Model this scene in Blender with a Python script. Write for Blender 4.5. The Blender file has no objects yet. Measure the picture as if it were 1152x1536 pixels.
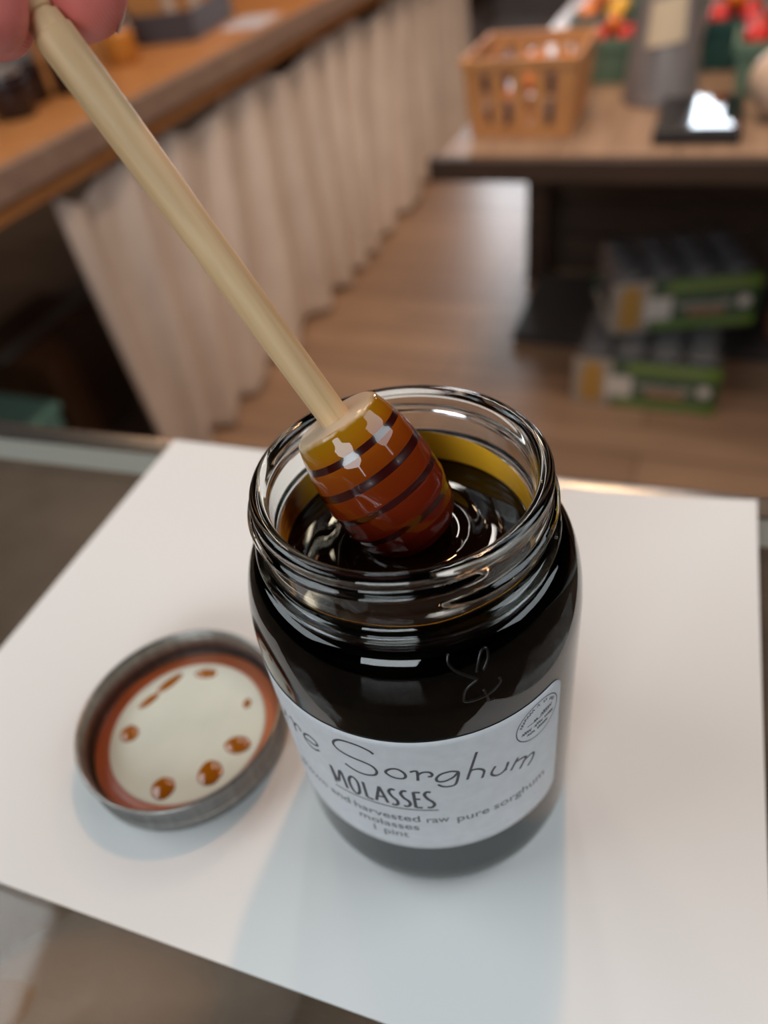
import bpy, bmesh, math, random
from mathutils import Vector, Matrix, noise
random.seed(7)
PI = math.pi
S = bpy.context.scene
COL = S.collection
MM = 0.001
THR = math.atan2(-.286, .958)          # yaw of the shop floor plan
THC = math.atan2(-.224, .975)          # yaw of the showcase
E1 = Vector((math.cos(THR), math.sin(THR), 0)); E2 = Vector((-math.sin(THR), math.cos(THR), 0))
def rm(a, b, z=0): return E1*a + E2*b + Vector((0, 0, z))

# ------------------------------------------------------------------ materials
def mat(name, col=(.8, .8, .8), rough=.5, metal=0, **k):
    m = bpy.data.materials.new(name); m.use_nodes = True
    b = m.node_tree.nodes['Principled BSDF']
    b.inputs['Base Color'].default_value = (*col, 1)
    b.inputs['Roughness'].default_value = rough
    b.inputs['Metallic'].default_value = metal
    for kk, v in k.items(): b.inputs[kk.replace('_', ' ')].default_value = v
    return m
def nodes(m): return m.node_tree.nodes, m.node_tree.links, m.node_tree.nodes['Principled BSDF']
def noisy(m, c1, c2, scale=(5, 5, 5), detail=4, dist=0., bump=0., bscale=None, stops=(.3, .7), coord='Object', rough=None):
    n, l, b = nodes(m)
    tc = n.new('ShaderNodeTexCoord'); mp = n.new('ShaderNodeMapping'); mp.inputs['Scale'].default_value = scale
    l.new(tc.outputs[coord], mp.inputs['Vector'])
    nz = n.new('ShaderNodeTexNoise'); nz.inputs['Scale'].default_value = 1; nz.inputs['Detail'].default_value = detail
    nz.inputs['Distortion'].default_value = dist
    l.new(mp.outputs[0], nz.inputs['Vector'])
    cr = n.new('ShaderNodeValToRGB'); cr.color_ramp.elements[0].color = (*c1, 1); cr.color_ramp.elements[1].color = (*c2, 1)
    cr.color_ramp.elements[0].position, cr.color_ramp.elements[1].position = stops
    l.new(nz.outputs['Fac'], cr.inputs[0]); l.new(cr.outputs[0], b.inputs['Base Color'])
    if bump:
        bp = n.new('ShaderNodeBump'); bp.inputs['Strength'].default_value = 1; bp.inputs['Distance'].default_value = bump
        src = nz
        if bscale:
            mp2 = n.new('ShaderNodeMapping'); mp2.inputs['Scale'].default_value = bscale
            l.new(tc.outputs[coord], mp2.inputs['Vector'])
            src = n.new('ShaderNodeTexNoise'); src.inputs['Scale'].default_value = 1; src.inputs['Detail'].default_value = 3
            l.new(mp2.outputs[0], src.inputs['Vector'])
        l.new(src.outputs['Fac'], bp.inputs['Height']); l.new(bp.outputs[0], b.inputs['Normal'])
    return m
def clear(name, col=(1, 1, 1), alpha=.25, rough=.12, bumpd=.004, bs=40):
    """thin clear plastic film: mostly see-through with glossy wrinkles"""
    m = bpy.data.materials.new(name); m.use_nodes = True; n = m.node_tree.nodes; l = m.node_tree.links
    n.clear(); out = n.new('ShaderNodeOutputMaterial'); mx = n.new('ShaderNodeMixShader')
    t = n.new('ShaderNodeBsdfTransparent'); t.inputs[0].default_value = (*col, 1)
    p = n.new('ShaderNodeBsdfPrincipled'); p.inputs['Base Color'].default_value = (.8, .8, .85, 1); p.inputs['Roughness'].default_value = rough
    p.inputs['Specular IOR Level'].default_value = 1.
    tc = n.new('ShaderNodeTexCoord'); nz = n.new('ShaderNodeTexNoise'); nz.inputs['Scale'].default_value = bs
    l.new(tc.outputs['Object'], nz.inputs['Vector'])
    bp = n.new('ShaderNodeBump'); bp.inputs['Distance'].default_value = bumpd; l.new(nz.outputs['Fac'], bp.inputs['Height'])
    l.new(bp.outputs[0], p.inputs['Normal'])
    mx.inputs[0].default_value = alpha
    l.new(t.outputs[0], mx.inputs[1]); l.new(p.outputs[0], mx.inputs[2]); l.new(mx.outputs[0], out.inputs[0])
    return m

M = {}
M['glass'] = mat('clear jar glass', (.97, 1, .985), .0, Transmission_Weight=1, IOR=1.5)
M['molasses'] = mat('dark molasses', (.0075, .0024, .0006), .03, IOR=1.45, Specular_IOR_Level=.5)
M['molasses_wet'] = mat('dark molasses against glass', (.006, .002, .0006), .6, Specular_IOR_Level=.0)
M['film'] = mat('thin amber molasses film', (1., .52, .03), .15, Transmission_Weight=.12, IOR=1.3)
M['label'] = noisy(mat('white label paper', rough=.55), (.60, .61, .64), (.66, .67, .70), (300, 300, 300))
M['ink'] = mat('dark grey ink', (.06, .06, .07), .6)
M['inklight'] = mat('faded grey ink', (.14, .14, .155), .6)
M['paper'] = mat('white printer paper', (.80, .80, .79), .75)
M['steel'] = noisy(mat('grey brushed steel', rough=.30, metal=.95), (.24, .235, .225), (.34, .33, .315), (400, 400, 30), bump=.00004)
M['gasket'] = mat('orange brown sealing compound', (.42, .105, .035), .3)
M['enamel'] = noisy(mat('white enamel', rough=.25), (.66, .70, .62), (.74, .77, .68), (60, 60, 60))
M['drop'] = mat('amber molasses drop', (.34, .105, .004), .04, IOR=1.5, Coat_Weight=.6)
M['alu'] = noisy(mat('satin aluminium', rough=.28, metal=1), (.50, .49, .50), (.62, .62, .62), (4, 300, 300))
M['alu_dull'] = mat('pale grey green trim', (.21, .235, .22), .5)
M['case_glass'] = None
def thin_glass(name, tint, dust_haze=.115):
    m = bpy.data.materials.new(name); m.use_nodes = True; n = m.node_tree.nodes; l = m.node_tree.links; n.clear()
    o = n.new('ShaderNodeOutputMaterial'); mx = n.new('ShaderNodeMixShader'); t = n.new('ShaderNodeBsdfTransparent'); g = n.new('ShaderNodeBsdfGlossy')
    f = n.new('ShaderNodeFresnel'); f.inputs[0].default_value = 1.45; t.inputs[0].default_value = (*tint, 1); g.inputs['Roughness'].default_value = .04; g.inputs['Color'].default_value = (.6, .6, .6, 1)
    tc = n.new('ShaderNodeTexCoord'); nz = n.new('ShaderNodeTexNoise'); mp = n.new('ShaderNodeMapping'); mp.inputs['Scale'].default_value = (4, 40, 4); mp.inputs['Rotation'].default_value = (0, 0, .9)
    l.new(tc.outputs['Object'], mp.inputs[0]); l.new(mp.outputs[0], nz.inputs['Vector']); nz.inputs['Distortion'].default_value = .4
    bp = n.new('ShaderNodeBump'); bp.inputs['Distance'].default_value = .00002; l.new(nz.outputs['Fac'], bp.inputs['Height']); l.new(bp.outputs[0], g.inputs['Normal'])
    l.new(f.outputs[0], mx.inputs[0]); l.new(t.outputs[0], mx.inputs[1]); l.new(g.outputs[0], mx.inputs[2])
    # faint dust and wear, the brown also standing in for the reflected ceiling
    d = n.new('ShaderNodeBsdfDiffuse'); d.inputs[0].default_value = (.55, .44, .34, 1); m2 = n.new('ShaderNodeMixShader')
    n2 = n.new('ShaderNodeTexNoise'); n2.inputs['Scale'].default_value = 14; n2.inputs['Detail'].default_value = 5; l.new(tc.outputs['Object'], n2.inputs['Vector'])
    mr = n.new('ShaderNodeMapRange'); mr.inputs['From Min'].default_value = .3; mr.inputs['From Max'].default_value = .75; mr.inputs['To Min'].default_value = dust_haze*.6; mr.inputs['To Max'].default_value = dust_haze*1.5
    l.new(n2.outputs['Fac'], mr.inputs['Value'])
    # fine straight scratches
    w = n.new('ShaderNodeTexWave'); w.inputs['Scale'].default_value = 9; w.inputs['Distortion'].default_value = 9; w.inputs['Detail'].default_value = 3; w.inputs['Detail Scale'].default_value = 2.5
    l.new(mp.outputs[0], w.inputs['Vector']); l.new(n2.outputs['Fac'], w.inputs['Phase Offset'])
    mw = n.new('ShaderNodeMapRange'); mw.inputs['From Min'].default_value = .985; mw.inputs['From Max'].default_value = 1; mw.inputs['To Max'].default_value = dust_haze*1.2; l.new(w.outputs['Fac'], mw.inputs['Value'])
    ad = n.new('ShaderNodeMath'); ad.operation = 'ADD'; l.new(mr.outputs[0], ad.inputs[0]); l.new(mw.outputs[0], ad.inputs[1])
    l.new(ad.outputs[0], m2.inputs[0]); l.new(mx.outputs[0], m2.inputs[1]); l.new(d.outputs[0], m2.inputs[2]); l.new(m2.outputs[0], o.inputs[0]); return m
M['case_glass'] = thin_glass('showcase glass', (.93, .93, .91))
M['steel_grey'] = noisy(mat('scuffed grey steel', rough=.4, metal=.3), (.20, .19, .20), (.32, .31, .32), (30, 30, 3))
M['dark'] = mat('near black brown', (.02, .014, .011), .6)
M['dark_wood'] = noisy(mat('dark stained wood', rough=.5), (.030, .017, .011), (.062, .034, .022), (3, 30, 30))
M['mirror_black'] = mat('black glass screen', (.006, .006, .008), .05, IOR=1.9)
M['black'] = mat('black plastic', (.012, .012, .014), .4)
M['cream'] = mat('cream card', (.62, .52, .38), .7)
M['cloth'] = noisy(mat('beige cotton cloth', rough=.95), (.60, .51, .45), (.70, .61, .54), (6, 6, 6), bump=.0006, bscale=(250, 250, 250))
M['leaf'] = mat('green leaf', (.03, .13, .03), .5)
M['skin_nail'] = mat('pale fingernail', (.72, .40, .34), .22, Coat_Weight=.5)

# wood of the dipper
def wood(name, c1, c2, sc, rough=.55, bump=.0001, dist=.6):
    return noisy(mat(name, rough=rough), c1, c2, sc, 6, dist, bump, stops=(.25, .75))
M['stick'] = wood('pale turned beech', (.50, .31, .145), (.80, .55, .30), (260, 260, 18), bump=.00012)
M['ply'] = wood('warm plywood', (.40, .165, .055), (.58, .26, .09), (3, 40, 40), .35, .0005)
M['board'] = wood('weathered grey brown board', (.20, .13, .10), (.33, .225, .17), (3, 50, 50), .55, .001)
M['tablewood'] = wood('scuffed brown table planks', (.24, .155, .105), (.38, .26, .18), (30, 3, 30), .42, .0006)
M['crate'] = wood('old dark boards', (.05, .03, .02), (.11, .065, .04), (4, 30, 30), .6, .001)
M['kraft'] = noisy(mat('brown cardboard', rough=.85), (.17, .095, .05), (.22, .125, .07), (8, 8, 8))
M['wicker'] = noisy(mat('tan wood-look basket', rough=.55), (.46, .19, .045), (.56, .25, .06), (20, 20, 20))
M['green_pulp'] = noisy(mat('green pulp basket', rough=.7), (.085, .16, .115), (.12, .21, .155), (60, 60, 60))
M['shaded_pulp'] = mat('dark teal basket', (.012, .07, .065), .6)  # basket side in shade, the shade put into this dark teal
M['tomato'] = mat('red tomato skin', (.62, .018, .012), .18)
M['orange'] = mat('orange pepper skin', (.75, .20, .015), .22)
M['yellow'] = mat('yellow pepper skin', (.80, .44, .02), .22)
M['plum'] = mat('dark plum skin', (.035, .012, .03), .2)
M['gourd'] = noisy(mat('pale tan gourd', rough=.5), (.55, .40, .30), (.68, .54, .44), (20, 20, 20))
M['jam'] = mat('dark jam jar', (.018, .008, .008), .08)
M['honey'] = mat('amber honey jar', (.48, .19, .03), .12)
M['tin'] = mat('silver lid', (.55, .55, .56), .3, .85)
M['tin_dark'] = mat('dull grey lid', (.20, .21, .23), .35, .6)
M['jarglass'] = mat('grey packed glass', (.055, .06, .07), .12)
M['film_clear'] = clear('clear shrink film', alpha=.06, bs=22)
M['bag_clear'] = clear('clear bag film', alpha=.05, rough=.25, bs=16, bumpd=.008)
M['pk_green'] = mat('printed dark green', (.030, .085, .030), .5)
M['pk_lime'] = mat('printed leaf green', (.15, .27, .04), .5)
M['pk_beige'] = mat('printed beige', (.40, .36, .31), .5)
M['pk_amber'] = mat('printed amber', (.50, .27, .03), .5)
M['pk_white'] = mat('printed off white', (.72, .70, .66), .5)
M['pk_orange'] = mat('printed orange brown', (.45, .17, .07), .5)
M['teal_box'] = mat('teal plastic box', (.20, .42, .36), .5)
M['pinkwhite'] = mat('pinkish white card', (.55, .46, .42), .6)

# floor: brown laminate planks
m = M['floor'] = mat('brown laminate planks', rough=.42)
n, l, b = nodes(m)
tc = n.new('ShaderNodeTexCoord')
br = n.new('ShaderNodeTexBrick'); br.inputs['Scale'].default_value = 1
br.inputs['Color1'].default_value = (.30, .190, .122, 1); br.inputs['Color2'].default_value = (.235, .146, .095, 1)
br.inputs['Mortar'].default_value = (.10, .06, .04, 1); br.inputs['Mortar Size'].default_value = .003
br.inputs['Brick Width'].default_value = 1.2; br.inputs['Row Height'].default_value = .125
l.new(tc.outputs['Object'], br.inputs['Vector'])
mp = n.new('ShaderNodeMapping'); mp.inputs['Scale'].default_value = (3, 30, 30); l.new(tc.outputs['Object'], mp.inputs['Vector'])
nz = n.new('ShaderNodeTexNoise'); nz.inputs['Scale'].default_value = 1; nz.inputs['Detail'].default_value = 5; l.new(mp.outputs[0], nz.inputs['Vector'])
mx = n.new('ShaderNodeMix'); mx.data_type = 'RGBA'; mx.blend_type = 'OVERLAY'; mx.inputs[0].default_value = .45
l.new(br.outputs['Color'], mx.inputs[6]); l.new(nz.outputs['Fac'], mx.inputs[7]); l.new(mx.outputs[2], b.inputs['Base Color'])
b.inputs['Roughness'].default_value = .42

# skin
m = M['skin'] = mat('pink skin', (.66, .26, .22), .42, Subsurface_Weight=.25, Subsurface_Scale=.004)
m.node_tree.nodes['Principled BSDF'].inputs['Subsurface Radius'].default_value = (1, .35, .25)
n, l, b = nodes(m)
tc = n.new('ShaderNodeTexCoord'); wv = n.new('ShaderNodeTexWave'); wv.inputs['Scale'].default_value = 620; wv.inputs['Distortion'].default_value = 3
wv.inputs['Detail Scale'].default_value = .1
l.new(tc.outputs['Object'], wv.inputs['Vector']); bp = n.new('ShaderNodeBump'); bp.inputs['Distance'].default_value = .00004
l.new(wv.outputs['Fac'], bp.inputs['Height']); l.new(bp.outputs[0], b.inputs['Normal'])
nz = n.new('ShaderNodeTexNoise'); nz.inputs['Scale'].default_value = 70; l.new(tc.outputs['Object'], nz.inputs['Vector'])
cr = n.new('ShaderNodeValToRGB'); cr.color_ramp.elements[0].color = (.76, .17, .15, 1); cr.color_ramp.elements[1].color = (.86, .27, .23, 1)
l.new(nz.outputs['Fac'], cr.inputs[0]); l.new(cr.outputs[0], b.inputs['Base Color'])

# syrup coated head: colour runs along the head with the thickness of the coat; object z = distance along the axis
m = M['head'] = mat('syrup coated wood', (.3, .08, .02), .4, Specular_IOR_Level=0., Coat_Weight=1., Coat_Roughness=.02, Coat_IOR=1.5)
n, l, b = nodes(m)
tc = n.new('ShaderNodeTexCoord'); sx = n.new('ShaderNodeSeparateXYZ'); l.new(tc.outputs['Object'], sx.inputs[0])
mr = n.new('ShaderNodeMapRange'); mr.inputs['From Min'].default_value = 0; mr.inputs['From Max'].default_value = .036
nz = n.new('ShaderNodeTexNoise'); nz.inputs['Scale'].default_value = 120; nz.inputs['Detail'].default_value = 4
l.new(tc.outputs['Object'], nz.inputs['Vector'])
ma = n.new('ShaderNodeMath'); ma.operation = 'MULTIPLY_ADD'; ma.inputs[1].default_value = .004; l.new(nz.outputs['Fac'], ma.inputs[0])
l.new(sx.outputs['Z'], ma.inputs[2]); l.new(ma.outputs[0], mr.inputs['Value'])
cr = n.new('ShaderNodeValToRGB'); e = cr.color_ramp.elements
e[0].position = .06; e[0].color = (.62, .47, .30, 1)
e[1].position = 1; e[1].color = (.10, .009, .004, 1)
for pos, c in ((.085, (.33, .150, .004)), (.17, (.34, .115, .004)), (.25, (.27, .058, .004)), (.45, (.18, .024, .003)), (.65, (.14, .013, .003)), (.85, (.11, .008, .003))):
    q = e.new(pos); q.color = (*c, 1)
l.new(mr.outputs[0], cr.inputs[0]); l.new(cr.outputs[0], b.inputs['Base Color'])
M['groove'] = mat('dark syrup filled groove', (.035, .0035, .003), .2, Coat_Weight=1., Coat_Roughness=.02)
M['headtop'] = mat('damp pale wood', (.56, .44, .31), .35, Coat_Weight=.3)

# ------------------------------------------------------------------ mesh helpers
class MB:
    def __init__(s): s.v = []; s.f = []; s.mi = []
    def add(s, vs, fs, mi=0):
        o = len(s.v); s.v += [tuple(v) for v in vs]; s.f += [tuple(i+o for i in f) for f in fs]; s.mi += [mi]*len(fs); return s
    def box(s, x0, x1, y0, y1, z0, z1, mi=0, taper=0.):
        t = taper
        vs = [(x0+t, y0+t, z0), (x1-t, y0+t, z0), (x1-t, y1-t, z0), (x0+t, y1-t, z0), (x0, y0, z1), (x1, y0, z1), (x1, y1, z1), (x0, y1, z1)]
        return s.add(vs, [(0, 3, 2, 1), (4, 5, 6, 7), (0, 1, 5, 4), (1, 2, 6, 5), (2, 3, 7, 6), (3, 0, 4, 7)], mi)
    def lathe(s, prof, seg=64, c=(0, 0, 0), mi=0, rf=None, closed=False):
        vs = []; n = len(prof)
        for k in range(seg):
            a = 2*PI*k/seg
            for (r, z) in prof:
                rr = r + (rf(a, r, z) if rf else 0)
                vs.append((c[0]+rr*math.cos(a), c[1]+rr*math.sin(a), c[2]+z))
        fs = []
        for k in range(seg):
            k2 = (k+1) % seg
            for i in range(n-1): fs.append((k*n+i, k2*n+i, k2*n+i+1, k*n+i+1))
            if closed: fs.append((k*n+n-1, k2*n+n-1, k2*n, k*n))
        return s.add(vs, fs, mi)
    def tube(s, path, r, seg=8, mi=0):
        P = [Vector(p) for p in path]; n = len(P); R = r if isinstance(r, (list, tuple)) else [r]*n; vs = []
        up = Vector((0, 0, 1)); t0 = (P[1]-P[0]).normalized()
        if abs(t0.dot(up)) > .9: up = Vector((1, 0, 0))
        for i in range(n):
            t = (P[min(i+1, n-1)]-P[max(i-1, 0)]).normalized(); a = t.cross(up).normalized(); bb = a.cross(t); up = bb
            for k in range(seg):
                g = 2*PI*k/seg; vs.append(P[i]+(a*math.cos(g)+bb*math.sin(g))*R[i])
        fs = [(i*seg+k, i*seg+(k+1) % seg, (i+1)*seg+(k+1) % seg, (i+1)*seg+k) for i in range(n-1) for k in range(seg)]
        fs += [tuple(range(seg))[::-1], tuple((n-1)*seg+k for k in range(seg))]
        return s.add(vs, fs, mi)
    def ball(s, c, r, seg=16, ring=10, sq=(1, 1, 1), mi=0, fn=None):
        vs = [(0, 0, -1)]
        for i in range(1, ring):
            ph = -PI/2+PI*i/ring
            for k in range(seg): a = 2*PI*k/seg; vs.append((math.cos(ph)*math.cos(a), math.cos(ph)*math.sin(a), math.sin(ph)))
        vs.append((0, 0, 1))
        out = []
        for v in vs:
            g = fn(Vector(v)) if fn else 1
            out.append((c[0]+v[0]*r*sq[0]*g, c[1]+v[1]*r*sq[1]*g, c[2]+v[2]*r*sq[2]*g))
        fs = [(0, 1+(k+1) % seg, 1+k) for k in range(seg)]
        for i in range(ring-2):
            for k in range(seg): a = 1+i*seg; fs.append((a+k, a+(k+1) % seg, a+seg+(k+1) % seg, a+seg+k))
        a = 1+(ring-2)*seg; fs += [(a+k, a+(k+1) % seg, len(vs)-1) for k in range(seg)]
        return s.add(out, fs, mi)
    def build(s, name, mats, parent=None, smooth=False, bevel=0, subsurf=0, solid=0, weld=True, autosm=None):
        me = bpy.data.meshes.new(name); me.from_pydata(s.v, [], s.f)
        if not isinstance(mats, (list, tuple)): mats = [mats]
        for mm in mats: me.materials.append(mm)
        me.polygons.foreach_set('material_index', s.mi)
        if weld:
            bm = bmesh.new(); bm.from_mesh(me); bmesh.ops.remove_doubles(bm, verts=bm.verts, dist=1e-6)
            bmesh.ops.dissolve_degenerate(bm, edges=bm.edges, dist=1e-7)
            bmesh.ops.recalc_face_normals(bm, faces=bm.faces); bm.to_mesh(me); bm.free()
        if smooth:
            me.polygons.foreach_set('use_smooth', [True]*len(me.polygons))
        o = bpy.data.objects.new(name, me); COL.objects.link(o)
        if parent: o.parent = parent
        if solid:
            md = o.modifiers.new('s', 'SOLIDIFY'); md.thickness = solid; md.offset = 0
        if bevel:
            md = o.modifiers.new('b', 'BEVEL'); md.width = bevel; md.segments = 2; md.limit_method = 'ANGLE'
        if subsurf:
            md = o.modifiers.new('u', 'SUBSURF'); md.levels = md.render_levels = subsurf
        return o
def tag(o, label, cat, group=None, kind=None):
    o['label'] = label; o['category'] = cat
    if group: o['group'] = group
    if kind: o['kind'] = kind
    return o
def thing(name, label, cat, loc=(0, 0, 0), rotz=0, group=None):
    o = bpy.data.objects.new(name, None); COL.objects.link(o); o.location = loc; o.rotation_euler = (0, 0, rotz)
    o.empty_display_size = .02
    return tag(o, label, cat, group)
def struct(o): o['kind'] = 'structure'; return o
def place(o, loc, rotz=0): o.location = loc; o.rotation_euler = (0, 0, rotz); return o
def dup(root, loc, rotz, label=None):
    rr = root.copy(); COL.objects.link(rr); rr.location = loc; rr.rotation_euler = (0, 0, rotz)
    if label: rr['label'] = label
    for ch in list(root.children):
        c = ch.copy(); COL.objects.link(c); c.parent = rr
        for g in list(ch.children):
            d = g.copy(); COL.objects.link(d); d.parent = c
    return rr

# ================================================================== CAMERA
cam = bpy.data.cameras.new('camera'); co = bpy.data.objects.new('camera', cam); COL.objects.link(co); S.camera = co
C = Vector((17.198, -123.136, 225.231))*MM
yaw, pit, rol, F = -.176, .739, -.159, 1114.871
fw = Vector((math.sin(yaw)*math.cos(pit), math.cos(yaw)*math.cos(pit), -math.sin(pit)))
r0 = Vector((math.cos(yaw), -math.sin(yaw), 0)); u0 = r0.cross(fw)
rt = r0*math.cos(rol)+u0*math.sin(rol); up = -r0*math.sin(rol)+u0*math.cos(rol)
co.matrix_world = Matrix(((rt.x, up.x, -fw.x, C.x), (rt.y, up.y, -fw.y, C.y), (rt.z, up.z, -fw.z, C.z), (0, 0, 0, 1)))
cam.sensor_fit = 'VERTICAL'; cam.sensor_height = 24; cam.lens = 24*F/1536
cam.clip_start = .005; cam.clip_end = 60
cam.dof.use_dof = True; cam.dof.focus_distance = .157; cam.dof.aperture_fstop = cam.lens/3.6

# ================================================================== ROOM
def rbox(name, a0, a1, b0, b1, z0, z1, m):
    o = MB().box(a0, a1, b0, b1, z0, z1).build(name, m); o.rotation_euler = (0, 0, THR); return struct(o)
ZF = -1.05
rbox('floor', -3.6, 3.6, -2.6, 6.3, ZF-.05, ZF, M['floor'])
M['wall'] = noisy(mat('dark brown boarded wall', rough=.8), (.030, .020, .014), (.045, .030, .021), (2, 2, 12))
M['ceil'] = noisy(mat('dark ceiling', rough=.9), (.014, .011, .009), (.02, .016, .013), (2, 2, 2))
rbox('ceiling', -3.7, 3.7, -2.7, 6.4, 1.65, 1.70, M['ceil'])
rbox('wall_left', -3.7, -3.6, -2.7, 6.4, ZF-.05, 1.65, M['wall'])
rbox('wall_right', 3.6, 3.7, -2.7, 6.4, ZF-.05, 1.65, M['wall'])
rbox('wall_back', -3.6, 3.6, -2.7, -2.6, ZF-.05, 1.65, M['wall'])
# far wall with two daylight openings
WB = 5.9
wins = [(-1.70, -1.02, -.30, .75), (-.18, .22, .62, 1.02)]
xs = sorted({-3.6, 3.6, *[w[0] for w in wins], *[w[1] for w in wins]}); zs = sorted({ZF, 1.65, *[w[2] for w in wins], *[w[3] for w in wins]})
mb = MB()
for i in range(len(xs)-1):
    for j in range(len(zs)-1):
        cx, cz = (xs[i]+xs[i+1])/2, (zs[j]+zs[j+1])/2
        if any(w[0] < cx < w[1] and w[2] < cz < w[3] for w in wins): continue
        mb.box(xs[i], xs[i+1], WB, WB+.1, zs[j], zs[j+1])
o = struct(mb.build('wall_far', M['wall'])); o.rotation_euler = (0, 0, THR)
def emit(name, col, s):
    m = bpy.data.materials.new(name); m.use_nodes = True; n = m.node_tree.nodes; n.clear()
    e = n.new('ShaderNodeEmission'); e.inputs[0].default_value = (*col, 1); e.inputs[1].default_value = s
    oo = n.new('ShaderNodeOutputMaterial'); m.node_tree.links.new(e.outputs[0], oo.inputs[0]); return m
DAY = [emit('bright outdoor daylight', (.86, .93, 1), 17), emit('bright sky daylight', (.80, .90, 1), 14)]
for i, w in enumerate(wins):
    fr = MB()
    t = .035
    fr.box(w[0], w[1], WB-.02, WB+.08, w[2], w[2]+t); fr.box(w[0], w[1], WB-.02, WB+.08, w[3]-t, w[3])
    fr.box(w[0], w[0]+t, WB-.02, WB+.08, w[2]+t, w[3]-t); fr.box(w[1]-t, w[1], WB-.02, WB+.08, w[2]+t, w[3]-t)
    wo = struct(fr.build('window_%d' % (i+1), M['pk_white'])); wo.rotation_euler = (0, 0, THR)
    MB().box(w[0]+t, w[1]-t, WB+.03, WB+.04, w[2]+t, w[3]-t).build('pane', DAY[i], wo)

# ================================================================== LEFT TABLE AND CURTAIN
TZ = -.147
t = thing('display_table', 'long plywood display table with grey brown front boards, cloth skirt hanging below it', 'table', (0, 0, ZF), THR)
def tz(z): return z-ZF
MB().box(-2.15, -1.155, .25, 4.6, tz(TZ-.022), tz(TZ)).build('tabletop', M['ply'], t, bevel=.003)
MB().box(-1.155, -1.135, .25, 4.6, tz(TZ-.055), tz(TZ+.002)).build('front_board', M['board'], t, bevel=.003)
MB().box(-1.175, -1.150, .25, 4.6, tz(TZ-.088), tz(TZ-.057)).build('lower_rail', M['ply'], t, bevel=.003)
for b in (.32, 2.3, 4.45):
    for a in (-2.10, -1.28):
        MB().box(a, a+.06, b, b+.06, 0, tz(TZ-.022)).build('leg', M['dark_wood'], t)
# curtain
mb = MB(); NB, NZ = 300, 44; b0, b1 = 1.085, 4.15
pins = [1.085, 1.27, 1.50, 1.80, 2.02, 2.38, 2.70, 3.05, 3.4, 3.8, 4.15]
def sag(b):
    for i in range(len(pins)-1):
        if pins[i] <= b <= pins[i+1]:
            q = (b-pins[i])/(pins[i+1]-pins[i]); return 4*q*(1-q)*(.05 if i % 2 == 0 else .022)
    return 0
vs = []
for i in range(NB+1):
    b = b0+(b1-b0)*i/NB
    for j in range(NZ+1):
        q = j/NZ; ztop = -.243-sag(b); z = ztop+(ZF+.012-ztop)*q
        ph = b + .08*q*math.sin(b*5) + .10*q
        w = .026*math.sin(ph*2*PI/.21+1.3*math.sin(b*3.1)) + .012*math.sin(ph*2*PI/.095+2*math.sin(b*2)) + .008*noise.noise(Vector((b*9, q*1.5, 3)))
        amp = .5+.8*q
        vs.append((-1.197+w*amp+.012*q, b, z-ZF))
fs = [(i*(NZ+1)+j, (i+1)*(NZ+1)+j, (i+1)*(NZ+1)+j+1, i*(NZ+1)+j+1) for i in range(NB) for j in range(NZ)]
o = mb.add(vs, fs).build('table_skirt', M['cloth'], smooth=True, solid=.0015); place(o, (0, 0, ZF), THR)
tag(o, 'long beige cotton curtain hanging in folds from the left display table to the floor', 'curtain')
# boxes in the dark under the table
def carton(a, b, w, d, h, rz, label, z=ZF):
    t = thing('cardboard_box', label, 'box', rm(a, b, z), THR+rz)
    MB().box(-w/2, w/2, -d/2, d/2, 0, h).build('box_body', M['kraft'], t, bevel=.004)
    MB().box(-w/2+.001, -.002, -d/2, d/2, h, h+.004).build('flap', M['kraft'], t); MB().box(.002, w/2-.001, -d/2, d/2, h, h+.004).build('flap', M['kraft'], t)
    MB().box(-.025, .025, -d/2-.0006, d/2+.0006, h+.004, h+.0048).build('tape', M['pk_beige'], t)
carton(-1.72, 1.36, .34, .40, .30, .05, 'brown cardboard box on the floor in the dark under the left table')

# jars on the left table
def jar_on_table(name, body, lid, label, cat, a, b, rad, h, group=None, z=TZ):
    t = thing(name, label, cat, rm(a, b, z), 0, group)
    k = rad
    MB().lathe([(0, 0), (k*.86, 0), (k, .006), (k, h*.70), (k*.97, h*.75), (k*.78, h*.82), (k*.78, h*.84), (0, h*.84)], 32).build('jar_body', body, t, smooth=True)
    MB().lathe([(0, h*.842), (k*.86, h*.842), (k*.86, h*.985), (k*.82, h), (0, h)], 32).build('lid', lid, t, smooth=False)
    return t
g1 = 'dark jam jars at the near end of the left table'
jar_on_table('jam_jar', M['jam'], M['tin'], 'dark jam jar with silver lid nearest the left frame edge on the plywood table', 'jar', -1.375, 1.265, .044, .098, g1)
jar_on_table('jam_jar', M['jam'], M['tin_dark'], 'dark jam jar with dull grey lid just behind the first jam jar', 'jar', -1.425, 1.375, .042, .098, g1)
jar_on_table('jam_jar', M['jam'], M['tin'], 'dark jam jar beside the dipper handle, farthest along its row of jam jars', 'jar', -1.372, 1.455, .040, .092, g1)
jar_on_table('jam_jar', M['jam'], M['tin_dark'], 'dark jam jar cut by the left frame edge, behind the silver lidded one', 'jar', -1.51, 1.30, .042, .098, g1)
jar_on_table('honey_jar', M['honey'], M['tin'], 'amber honey jar with silver lid showing between fingertip and dark tray', 'jar', -1.41, 1.72, .040, .095, 'honey jars on the left table')
jar_on_table('honey_jar', M['honey'], M['tin'], 'amber honey jar with silver lid standing behind the first honey jar', 'jar', -1.50, 1.83, .040, .095, 'honey jars on the left table')
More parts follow.
